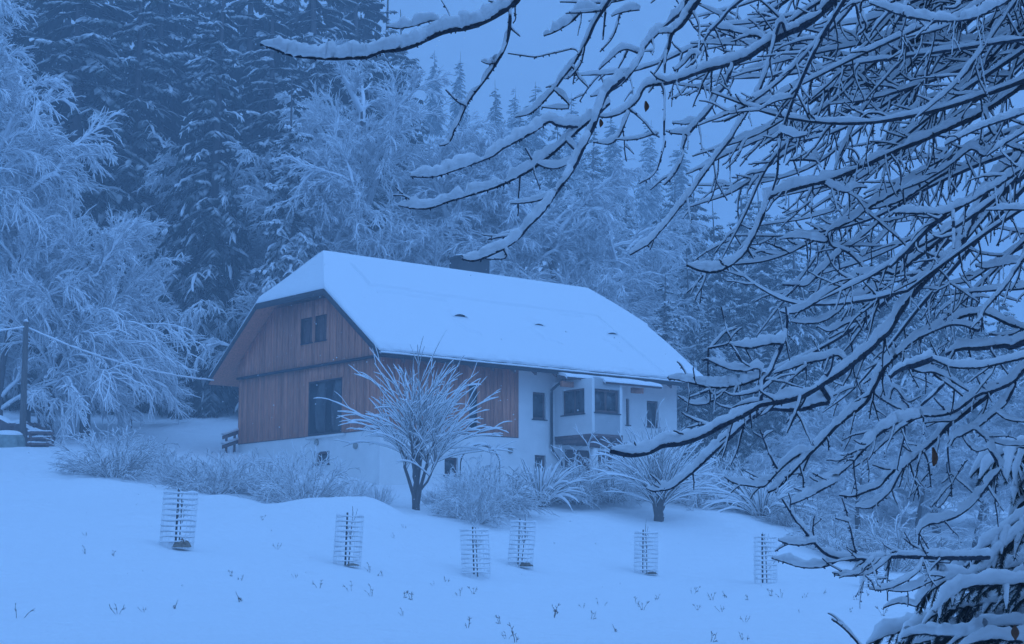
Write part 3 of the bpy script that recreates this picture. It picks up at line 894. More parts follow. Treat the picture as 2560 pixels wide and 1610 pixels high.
def spruce(seed, H=18.0, R=3.0, n=230, droop=1.0, snow=1.0, low=0.06):
    """snow-dusted spruce -> trunk, crown (needled boughs), snow pillows"""
    r = np.random.default_rng(seed)
    tr = grow(np.zeros((1, 3)), np.array([[0, 0, 1.0]]), [H], 12, 0, 0.02, r)
    tv = tubes(tr, taper(1, 12, 0.017 * H, 0.02), 8)
    h = np.sort(1 - (1 - low) * np.sqrt(r.uniform(0.001, 1, n)))
    h = np.clip(h, low, 0.985)
    a = r.uniform(0, 2 * np.pi, n)
    L = (R * (1 - h) ** 0.8 + 0.25) * r.uniform(0.72, 1.12, n)
    st = np.stack([np.zeros(n), np.zeros(n), h * H], 1)
    d = np.stack([np.cos(a), np.sin(a), r.uniform(-0.55, 0.12, n) + 0.6 * (h - 0.35)], 1)
    K = 7
    sp = grow(st, d, L * 1.12, K, droop * r.uniform(0.6, 1.25, n) * (0.5 + 0.9 * (1 - h)), 0.12, r, 0.55)
    V, F, nn = [], [], 0
    def put(v, f):
        nonlocal nn
        V.append(v); F.append(f + nn); nn += len(v)
    put(*tubes(sp, taper(n, K, 0.035, 0.015), 3))
    # side twigs: drooping blades, both sides
    m = 9
    for sgn in (-1, 1):
        p, t, u, par = pick(sp, m, 0.12, 1.0, r)
        side = np.cross(t, (0, 0, 1.0)); side /= np.linalg.norm(side, axis=1, keepdims=True) + 1e-9
        dd = t * 0.75 + sgn * side * r.uniform(0.5, 1.0, len(p))[:, None] + np.array([0, 0, -0.25])
        tl = L[par] * (0.42 - 0.26 * u) * r.uniform(0.7, 1.25, len(p)) + 0.10
        b = grow(p, dd, tl, 4, 1.1, 0.2, r)
        wv = np.cross(dd, (0, 0, 1.0)); wv /= np.linalg.norm(wv, axis=1, keepdims=True) + 1e-9
        w = (np.array([0.6, 1.0, 0.8, 0.12])[None] * (0.05 + 0.06 * tl)[:, None])[..., None]
        hang = np.array([0, 0, -0.45])
        c = b; e1 = b + wv[:, None] * w + hang * w; e2 = b - wv[:, None] * w + hang * w
        vv = np.stack([e1, c, e2], 2)                       # (n,4,3,3) roof-shaped blade
        M_ = len(p); base = np.arange(M_)[:, None, None] * 12 + np.arange(3)[None, :, None] * 3 + np.arange(2)[None, None, :]
        put(vv.reshape(-1, 3), np.stack([base, base + 1, base + 4, base + 3], -1).reshape(-1, 4))
    # hanging curtains below the spines
    p, t, u, par = pick(sp, 5, 0.2, 0.95, r)
    b = grow(p, np.array([0, 0, -1.0]) + t * 0.3, L[par] * 0.16 + 0.15, 3, 0.2, 0.3, r)
    w = (np.array([1.0, 0.8, 0.1])[None] * 0.07)[..., None]
    e1 = b + t[:, None] * w; e2 = b - t[:, None] * w
    vv = np.stack([e1, e2], 2); M_ = len(p); base = np.arange(M_)[:, None] * 6 + np.arange(2)[None] * 2
    put(vv.reshape(-1, 3), np.stack([base, base + 1, base + 3, base + 2], -1).reshape(-1, 4))
    crown = (np.concatenate(V), np.concatenate(F))
    # snow pillows along part of the boughs
    keep = r.uniform(0, 1, n) < 0.72 * snow
    ps = np.array([resample(q, 13) for q in sp[keep][:, 1:]]); k2 = ps.shape[1]
    ps += r.normal(0, 0.012, ps.shape)
    ln = L[keep][:, None]
    lump = np.array([np.clip(smooth_noise(k2, 3.0, r) + 0.35, 0, 1) for _ in ps]) * r.uniform(0.75, 1.2, (len(ps), k2))
    hh = (0.06 + 0.045 * ln) * lump * snow ** 0.5
    hh[:, -1] *= 0.5
    sv = snow_tubes(ps, np.full(hh.shape, 0.02), hh, 7, 0.72)
    vs, fs = [sv[0]], [sv[1]]; ns = len(sv[0])
    p, t, u, par = pick(ps, 3, 0.1, 0.95, r)
    side = np.cross(t, (0, 0, 1.0)) * r.choice([-1, 1], len(p))[:, None]
    b = grow(p, t * 0.7 + side + np.array([0, 0, -0.15]), L[keep][par] * 0.25, 4, 1.2, 0.15, r)
    hb = np.array([0.7, 1, 0.8, 0.1])[None] * (0.03 + 0.025 * L[keep][par] * r.uniform(0, 1.3, len(p)))[:, None] * snow
    sv = snow_tubes(b, np.full(hb.shape, 0.012), hb, 6, 0.65)
    vs.append(sv[0]); fs.append(sv[1] + ns)
    return tv, crown, (np.concatenate(vs), np.concatenate(fs))

class Proto:
    """mesh data of one kind of plant, shared by every copy of it"""
    def __init__(self, parts):
        self.parts = []
        for name, (v, f), mat in parts:
            o = link_mesh(name, v, f, mat)
            self.parts.append((name, o.data)); bpy.data.objects.remove(o)
    def place(self, kind, loc, s, rz, label, cat, group=None, sz=None):
        root = empty(kind, loc, rz)
        root.scale = (s, s, sz if sz else s)
        for name, data in self.parts:
            o = bpy.data.objects.new(name, data); C.link(o); o.parent = root
        tag(root, label, cat, group)
        return root

def tree_proto(*a, mat='frost', **k):
    tv, cv, sv = bare_tree(*a, **k)
    return Proto([('trunk', tv, M['trunk']), ('crown', cv, M[mat]), ('snow_cover', sv, M['snow'])])
def spruce_proto(*a, mat='far_needles', **k):
    tv, cv, sv = spruce(*a, **k)
    return Proto([('trunk', tv, M['trunk']), ('crown', cv, M[mat]), ('snow_cover', sv, M['snow'])])
def shrub_proto(*a, mat='frost_thin', **k):
    return Proto([('stems', shrub(*a, **k), M[mat])])

def stand(px, D, top_py):
    """foot on the ground at pixel column px, D metres away, and the height that reaches top_py"""
    p = at(px, top_py, D); g = ground(p[0], p[1])
    return np.array([p[0], p[1], g - 0.1]), p[2] - g + 0.1

# ------------------------------------------------------------------ forest behind the house
SP = [spruce_proto(11, 18, 2.7, 270, 1.2, 0.62), spruce_proto(12, 18, 3.1, 290, 1.35, 0.42), spruce_proto(13, 18, 2.5, 430, 1.0, 1.1, mat='far_needles_white'), spruce_proto(14, 18, 3.4, 300, 1.2, 1.2)]
srng = random.Random(5)
def put_spruce(px, D, top_py, v, label, group=None, wide=1.0):
    loc, h = stand(px, D, top_py)
    s = h / 18.0
    return SP[v].place('spruce_tree', loc, s * wide, srng.uniform(0, 6.28), label, 'tree', group, s)

put_spruce(548, 93, -110, 0, 'tall dark spruce with bright drooping snowy arms left of the frosted broadleaf', None, 1.0)
put_spruce(737, 90, 190, 2, 'slim pale spruce standing just behind the left end of the roof')
put_spruce(1660, 93, 690, 2, 'small pale spruce just beyond the right end of the snowy roof', None, 1.5)
put_spruce(1238, 175, 195, 0, 'dark pointed spruce on the skyline under the hanging larch twig')
put_spruce(1148, 195, 128, 0, 'hazy thin spruce on the skyline, second of the small ones')
put_spruce(1085, 198, 125, 1, 'hazy thin spruce on the skyline, leftmost of the small ones')
LEFT = [(40, 97, -240, 1), (130, 104, -150, 1), (215, 96, -330, 1), (300, 108, -200, 0), (355, 98, -120, 1), (420, 103, -260, 1), (470, 112, -120, 0), (640, 104, -260, 1),
                     (690, 99, -60, 1), (800, 106, -230, 0), (850, 114, -60, 1), (905, 110, -190, 0), (960, 118, -40, 1), (1005, 122, 20, 0), (-40, 108, -300, 0),
                     (90, 122, -330, 0), (180, 126, -300, 1), (270, 124, -260, 0), (390, 128, -330, 0), (500, 126, -300, 1), (590, 122, -340, 1), (740, 128, -320, 0), (870, 130, -220, 1), (520, 107, 200, 1), (250, 101, 250, 0), (620, 100, 330, 1), (430, 99, 380, 1), (330, 97, 420, 0)]
ORD = ['leftmost', 'second', 'third', 'fourth', 'fifth', 'sixth', 'seventh', 'eighth', 'ninth', 'tenth', 'eleventh', 'twelfth', 'thirteenth', 'fourteenth', 'fifteenth', 'sixteenth', 'seventeenth', 'eighteenth']
def forest_label(what, px, D, lst, where):
    row = lambda d: 'front' if d < 105 else ('middle' if d < 119 else 'back')
    xs = sorted(q[0] for q in lst if row(q[1]) == row(D)); k = xs.index(px)
    return f'{what}, {ORD[k]}' + (' from left' if k else '') + f', {row(D)} row of the {where}'
for px, D, ty, v in LEFT:
    put_spruce(px, D, ty, v, forest_label('dark spruce', px, D, LEFT, 'left forest'), 'forest spruces left of the house', srng.uniform(1.0, 1.25))
RIGHT = [(1590, 108, 560, 3), (1640, 101, 520, 3), (1725, 97, 610, 3), (1790, 103, 500, 3), (1850, 96, 640, 1), (1905, 106, 470, 3), (1980, 99, 560, 3), (2060, 108, 500, 3), (2130, 100, 590, 2), (2200, 110, 560, 3),
                     (2270, 102, 640, 3), (2350, 108, 620, 3), (2430, 101, 720, 2), (2500, 106, 700, 3), (2580, 100, 760, 3), (1740, 122, 440, 3), (1680, 128, 430, 2), (1860, 124, 430, 3), (1960, 126, 455, 2), (2080, 128, 480, 3), (2180, 126, 520, 3),
                     (2300, 126, 580, 3), (2420, 124, 650, 3), (1560, 130, 450, 2), (1770, 92, 760, 1), (1830, 90, 850, 1), (1920, 92, 800, 1), (1730, 90, 880, 1), (2020, 91, 840, 3), (1300, 150, 262, 3), (1390, 150, 290, 3), (1480, 146, 310, 2), (1340, 196, 205, 1), (1430, 192, 235, 2), (1530, 186, 270, 0), (1285, 194, 215, 2), (1620, 190, 300, 2), (1700, 186, 330, 0)]
for px, D, ty, v in RIGHT:
    put_spruce(px, D, ty, v, forest_label('snow clumped spruce', px, D, RIGHT, 'slope behind the larch'), 'forest spruces right of the house', srng.uniform(1.05, 1.35))

# frosted broadleaf trees
BT = [tree_proto(21, 14, 6.0, 26, 10, 10, 8, droop=0.5, thick=0.032, low=0.2), tree_proto(22, 12, 5.5, 26, 10, 9, 8, droop=0.6, thick=0.032, low=0.1),
      tree_proto(23, 9, 4.0, 20, 9, 8, 7, droop=0.3, thick=0.022, low=0.15), tree_proto(24, 11, 6.5, 24, 10, 9, 7, droop=0.9, thick=0.030, low=0.2)]
BH = [14, 12, 9, 11]
def put_tree(px, D, top_py, v, label, group=None, wide=1.0, kind='broadleaf_tree'):
    loc, h = stand(px, D, top_py)
    s = h / BH[v]
    return BT[v].place(kind, loc, s * wide, srng.uniform(0, 6.28), label, 'tree', group, s)
put_tree(955, 95, 150, 0, 'large bright frosted broadleaf tree directly behind the left half of the roof', None, 0.95)
put_tree(790, 93, 420, 1, 'lower frosted tree spilling out beside the slim pale spruce', None, 1.0)
put_tree(1110, 94, 300, 0, 'frosted tree standing behind the chimney', None, 0.95)
put_tree(1255, 97, 380, 1, 'frosted tree right of the chimney behind the ridge', None, 1.15)
put_tree(1400, 96, 460, 3, 'drooping frosted tree behind the right half of the roof', None, 1.25)
put_tree(1545, 97, 560, 3, 'drooping frosted tree at the far right end of the roof', None, 1.1)
put_tree(-40, 80, 20, 1, 'huge white frosted tree cut off by the left edge', None, 0.85)
put_tree(-30, 83, 240, 0, 'dense white frosted tree behind the huge one at the left edge', None, 0.62)
put_tree(90, 82, 470, 1, 'frosted tree between the huge one and the pole', None, 0.7)
put_tree(20, 79, 480, 1, 'broad frosted tree behind the utility pole', None, 0.8)
put_tree(232, 80, 515, 2, 'small upright frosted tree right of the huge white one', None, 0.95)
put_tree(330, 86, 850, 3, 'low spreading frosted tree on the bank beside the snowy track', None, 1.35)
put_tree(455, 95, 900, 3, 'frosted thicket tree at the end of the snowy track', None, 1.1)
put_tree(585, 95, 420, 3, 'weeping frosted tree in front of the tall dark spruce', None, 1.0)
put_tree(520, 97, 690, 1, 'frosted tree in the hollow left of the gable', None, 0.9)
put_tree(650, 95, 640, 1, 'frosted tree touching the left slope of the roof', None, 0.9)
put_tree(840, 92, 560, 1, 'frosted undergrowth tree right behind the roof peak', None, 1.0)
THICK = [(2080, 72, 1020, 1, 1.5), (2200, 75, 960, 1, 1.3), (2330, 73, 1000, 1, 1.4), (2450, 76, 940, 3, 1.3), (2560, 74, 980, 1, 1.4), (2000, 78, 1040, 3, 1.3), (1890, 82, 1130, 1, 1.2), (2140, 68, 1120, 3, 1.6), (2290, 68, 1120, 1, 1.6), (2430, 68, 1130, 1, 1.6)]
for px, D, ty, v, w in THICK:
    k = sorted(q[0] for q in THICK).index(px)
    put_tree(px, D, ty, v, f'frosted thicket tree on the right bank, {ORD[k]}' + (' from left' if k else ''), 'frosted thicket on the right bank', w)

# unseen spruces added behind the viewpoint to shade the near branches
for k, (x, y) in enumerate([(-15, -4), (-10, -8), (-5, -7), (0.5, -9), (5, -7.5), (10, -6), (14, -2), (-19, 3), (17, 4), (-2.5, -13), (7.5, -12)]):
    SP[k % 2].place('spruce_tree', (x, y, ground(x, y) - 0.1), 0.95 + 0.1 * (k % 3), k * 1.3, f'unseen spruce added for shade behind viewpoint, {ORD[k]}' + (' from the path' if k else ' one'), 'tree', 'added shade spruces behind the viewpoint')

# leaning old tree by the wood stack
r_ = np.random.default_rng(77)
lt0 = at(118, 1050, 79); lt0[2] = ground(lt0[0], lt0[1]) - 0.15
top_ = at(176, 850, 79.5)
lp = resample(np.array([lt0, at(125, 1000, 79), at(140, 930, 79.2), at(158, 890, 79.4), top_]), 14)
lt = empty('leaning_tree', lt0)
tag(lt, 'old leaning bare tree with a dark trunk behind the wood stack', 'tree')
Vs, Fs = tubes(lp[None] - lt0, taper(1, 14, 0.30, 0.14), 9)
link_mesh('trunk', Vs, Fs, M['trunk'], lt)
st2 = np.array([lt0, at(105, 1010, 79), at(95, 985, 79)])
Vs, Fs = tubes(resample(st2, 6)[None] - lt0, taper(1, 6, 0.34, 0.26), 8)
link_mesh('stub', Vs, Fs, M['trunk'], lt)
V, F, n = [], [], 0
def put_(vf):
    global n
    V.append(vf[0]); F.append(vf[1] + n); n += len(vf[0])
p, t, u, _ = pick((lp - lt0)[None], 40, 0.35, 1.0, r_)
d = np.stack([r_.normal(0.75, 0.6, 40), r_.normal(0, 0.6, 40), r_.uniform(0.1, 1.0, 40)], 1)
Ls = r_.uniform(2.2, 5.6, 40)
l1 = grow(p, d, Ls, 9, 0.9, 0.2, r_); put_(tubes(l1, taper(40, 9, 0.07, 0.035), 5))
p, t, u, par = pick(l1, 9, 0.15, 1, r_); d = rot_rand(t, r_.uniform(0.3, 0.8, len(p)), r_)
L2 = Ls[par] * 0.35; l2 = grow(p, d, L2, 6, 0.9, 0.25, r_); put_(tubes(l2, taper(len(p), 6, 0.045, 0.03), 4))
p, t, u, par = pick(l2, 7, 0.15, 1, r_); d = rot_rand(t, r_.uniform(0.3, 0.8, len(p)), r_)
l3 = grow(p, d, L2[par] * 0.4, 4, 0.7, 0.25, r_); put_(tubes(l3, taper(len(p), 4, 0.04, 0.022), 3))
link_mesh('crown', np.concatenate(V), np.concatenate(F), M['frost'], lt)

# ------------------------------------------------------------------ shrubs round the house
BS = [shrub_proto(31, 2.2, 2.6, 64, 7, 2, droop=0.7, thick=0.021), shrub_proto(32, 1.8, 2.0, 85, 6, 2, droop=0.35, thick=0.018, erect=0.9, base=0.7),
      shrub_proto(33, 2.4, 2.6, 56, 7, 3, droop=1.0, thick=0.022), shrub_proto(34, 2.0, 1.6, 95, 3, 0, droop=0.25, thick=0.017, erect=1.3, base=0.9)]
BSH = [1.9, 1.7, 1.9, 1.9]
def put_shrub(px, D, top_py, v, label, wide=1.0, group=None, kind='shrub'):
    loc, h = stand(px, D, top_py); s = h / BSH[v]
    return BS[v].place(kind, loc, s * wide, srng.uniform(0, 6.28), label, 'shrub', group, s)
put_shrub(290, 64, 1085, 0, 'round frosted shrub with dark core, leftmost on the snow bank', 1.15)
put_shrub(375, 67, 1110, 1, 'grey-brown feathery shrub behind the leftmost round one', 1.1)
put_shrub(455, 63, 1140, 1, 'feathery frosted shrub above the leftmost tree guard', 1.1)
put_shrub(540, 61, 1145, 0, 'broad frosted shrub below the railing at the house corner', 1.3)
put_shrub(640, 63, 1135, 3, 'upright stalky shrub before the left end of the white plinth', 1.3)
put_shrub(700, 61, 1175, 1, 'low frosted shrub between the railing corner and the cellar window', 1.2)
put_shrub(768, 58.5, 1140, 0, 'tall shrub with thick dark stems in front of the cellar window', 0.8)
put_shrub(860, 61, 1195, 3, 'thin stalky shrub left of the fan-shaped tree', 1.1)
put_shrub(940, 61.5, 1215, 3, 'thin stalky shrub right next to the fan-shaped tree trunk', 0.9)
put_shrub(1185, 58.5, 1180, 0, 'dense grey shrub right of the fan-shaped tree', 0.7)
put_shrub(1225, 60.5, 1165, 2, 'arching shrub just below the rose arch', 0.9)
put_shrub(1150, 60.5, 1190, 0, 'rounded snow-loaded bush just right of the fan-shaped tree', 0.55)
put_shrub(1085, 62.5, 1225, 1, 'low bush at the foot of the fan-shaped tree', 0.8)
put_shrub(1440, 65, 1170, 2, 'arching frosted shrub in front of the oriel bay', 1.2)
put_shrub(1520, 66, 1135, 2, 'tall arching frosted shrub below the bay window', 1.2)
put_shrub(1750, 67, 1165, 2, 'frosted shrub at the right corner of the house', 1.2)
put_shrub(1820, 70, 1150, 0, 'frosted shrub further right behind the snow mound', 1.2)
put_shrub(1990, 66, 1240, 0, 'low frosted shrub at the edge of the right bank', 1.3)
put_shrub(2090, 63, 1300, 2, 'drooping white shrub at the foot of the right bank', 1.4)
put_shrub(2230, 62, 1310, 2, 'drooping white shrub beside the horizontal branch', 1.4)

# fan-shaped pollard in front of the corner
def fan_tree(name, foot, stems, head, n, reach, rise, label, seed, thick, frac=(0.5, 1.0), side=0):
    r = np.random.default_rng(seed)
    root = empty(name, foot); tag(root, label, 'tree')
    Vt, Ft = [], []
    k = 0
    S = []
    for (dx, dy, h, rr) in stems:
        P = resample(np.array([(dx * 0.10, dy * 0.10, -0.2), (dx * 0.16, dy * 0.16, h * 0.22), (dx * 0.55, dy * 0.55, h * 0.6), (dx, dy, h)]), 10)
        P[1:] += r.normal(0, 0.03, (9, 3)); S.append(P)
        v, f = tubes(P[None], taper(1, 10, rr, rr * 0.5), 7)
        link_mesh('stem', v, f, M['trunk'], root)
    S = np.array(S)
    p, t, u, _ = pick(S, n // len(S), frac[0], frac[1], r)
    m = len(p)
    a = r.uniform(0, 2 * np.pi, m)
    el = np.clip(r.normal(0.75, 0.45, m), 0.05, 1.6)
    d = np.stack([np.cos(a), np.sin(a) * 0.8, el], 1) + t * 0.6
    Ls = reach * r.uniform(0.55, 1.1, m)
    l1 = grow(p, d, Ls, 10, 0.75 * (0.6 + 0.5 * (1 - el)), 0.10, r, 0.15)
    V, F, nn = [], [], 0
    VS, FS, ns = [], [], 0
    def add(Pp, R0, R1, S_, H):
        nonlocal nn, ns
        R = taper(len(Pp), Pp.shape[1], R0, R1)
        v, f = tubes(Pp, R, S_); V.append(v); F.append(f + nn); nn += len(v)
        hz = 1 - np.abs(np.gradient(Pp, axis=1)[..., 2]) / (np.linalg.norm(np.gradient(Pp, axis=1), axis=2) + 1e-9)
        Hh = H * (0.35 + 0.65 * hz) * r.uniform(0.65, 1.2, R.shape); Hh[:, -1] *= 0.4
        v, f = snow_tubes(Pp, R, Hh, 6, 0.6); VS.append(v); FS.append(f + ns); ns += len(v)
    add(l1, thick, thick * 0.45, 4, 0.072)
    p, t, u, par = pick(l1, 3, 0.15, 0.95, r)
    d = rot_rand(t, r.uniform(0.2, 0.5, len(p)), r); d[:, 2] += 0.2
    l2 = grow(p, d, Ls[par] * 0.4 * (1.1 - 0.5 * u), 6, 0.5, 0.15, r)
    add(l2, thick * 0.6, thick * 0.35, 3, 0.046)
    link_mesh('shoots', np.concatenate(V), np.concatenate(F), M['shoots'], root)
    link_mesh('snow_cover', np.concatenate(VS), np.concatenate(FS), M['snow'], root)
    return root
ft = at(1040, 1290, 60.5); ft[2] = ground(ft[0], ft[1])
fan_tree('pollard_tree', ft, [(0.1, 0, 3.3, 0.11), (0.75, 0.1, 2.9, 0.075), (-0.75, -0.1, 2.8, 0.075), (0.3, 0.5, 3.5, 0.07), (-0.25, -0.4, 3.3, 0.065), (1.05, -0.2, 2.3, 0.05), (-0.15, 0.3, 3.7, 0.055)], 2, 150, 2.7, 1, 'fan-shaped pollard tree with snowy upswept shoots before the house corner', 51, 0.017, (0.5, 1.0))
ft = at(1648, 1305, 62); ft[2] = ground(ft[0], ft[1])
fan_tree('pollard_tree', ft, [(-0.5, 0, 1.4, 0.13), (0.4, 0.1, 1.3, 0.12), (0.0, -0.2, 1.6, 0.12), (-0.2, 0.3, 1.6, 0.1), (0.25, -0.3, 1.2, 0.1)], 2, 150, 2.6, 1, 'low many-stemmed tree with arching snowy shoots below the right end of the house', 52, 0.017, (0.35, 1.0))

# snow-laden ornamental grass tussocks
def tussock(px, D, py_top, R, label, seed):
    r = np.random.default_rng(seed)
    loc, h = stand(px, D, py_top)
    root = empty('ornamental_grass', loc); tag(root, label, 'grass clump')
    m = 90; a = r.uniform(0, 2 * np.pi, m); q = r.uniform(0.15, 1, m)
    d = np.stack([np.cos(a) * q, np.sin(a) * q, np.full(m, 1.25)], 1)
    l = grow(np.stack([np.cos(a) * 0.15 * q, np.sin(a) * 0.15 * q, np.full(m, 0.0)], 1), d, h * 1.35 * r.uniform(0.8, 1.15, m), 9, 2.6 * q, 0.1, r)
    l[..., :2] *= R
    R_ = taper(m, 9, 0.022, 0.008)
    v, f = tubes(l, R_, 3); link_mesh('blades', v, f, M['weed'], root)
    H = np.array([0, 0.02, 0.05, 0.08, 0.10, 0.10, 0.08, 0.06, 0.02])[None] * r.uniform(0.5, 1.25, (m, 9))
    v, f = snow_tubes(l, R_, H, 6, 0.55); link_mesh('snow_cover', v, f, M['snow'], root)
tussock(1350, 63.5, 1186, 1.35, 'drooping tussock of ornamental grass bent under snow before the cellar door', 61)
tussock(1300, 64.5, 1205, 1.0, 'smaller snow-bent tussock left of the drooping one', 62)
tussock(1900, 66, 1215, 1.6, 'white snow mound of bent grass right of the house', 63)

# rose arch by the wall
ra = at(1200, 1220, 66); ra[2] = ground(ra[0], ra[1]) - 0.1
arch = empty('rose_arch', ra); tag(arch, 'thin round garden arch carrying snow before the long wall', 'garden arch')
th_ = np.linspace(0, np.pi, 30)
for k, dy in enumerate((-0.25, 0.25)):
    P = np.stack([0.75 * np.cos(th_), np.full(30, dy), 1.35 + 0.75 * np.sin(th_)], 1)
    P = np.vstack([[0.75, dy, 0], P, [-0.75, dy, 0]]); P = resample(P, 46)
    v, f = tubes(P[None], np.full((1, 46), 0.018), 6); hp_ = link_mesh('hoop', v, f, M['stake'], arch)
    v, f = snow_tubes(P[None], np.full((1, 46), 0.018), (0.02 + 0.06 * np.clip(np.sin(np.linspace(0, np.pi, 46)), 0, 1))[None], 6, 0.6)
    link_mesh('snow_cover', v, f, M['snow'], hp_)


# ------------------------------------------------------------------ larch reaching in from the right
CROP = {'A': (1000, 0, .26427), 'B': (1400, 0, .26427), 'C': (1900, 0, .33033), 'D': (1400, 350, .33022), 'E': (1950, 400, .33027),
        'F': (1650, 800, .2973), 'G': (2050, 800, .2972), 'H': (2000, 1100, .33694), 'L': (700, 0, .46225), 'R': (1600, 0, .46243),
        'K': (1700, 1050, .3699), 'T': (1100, 650, .39638), 'S': (0, 0, 1.0)}
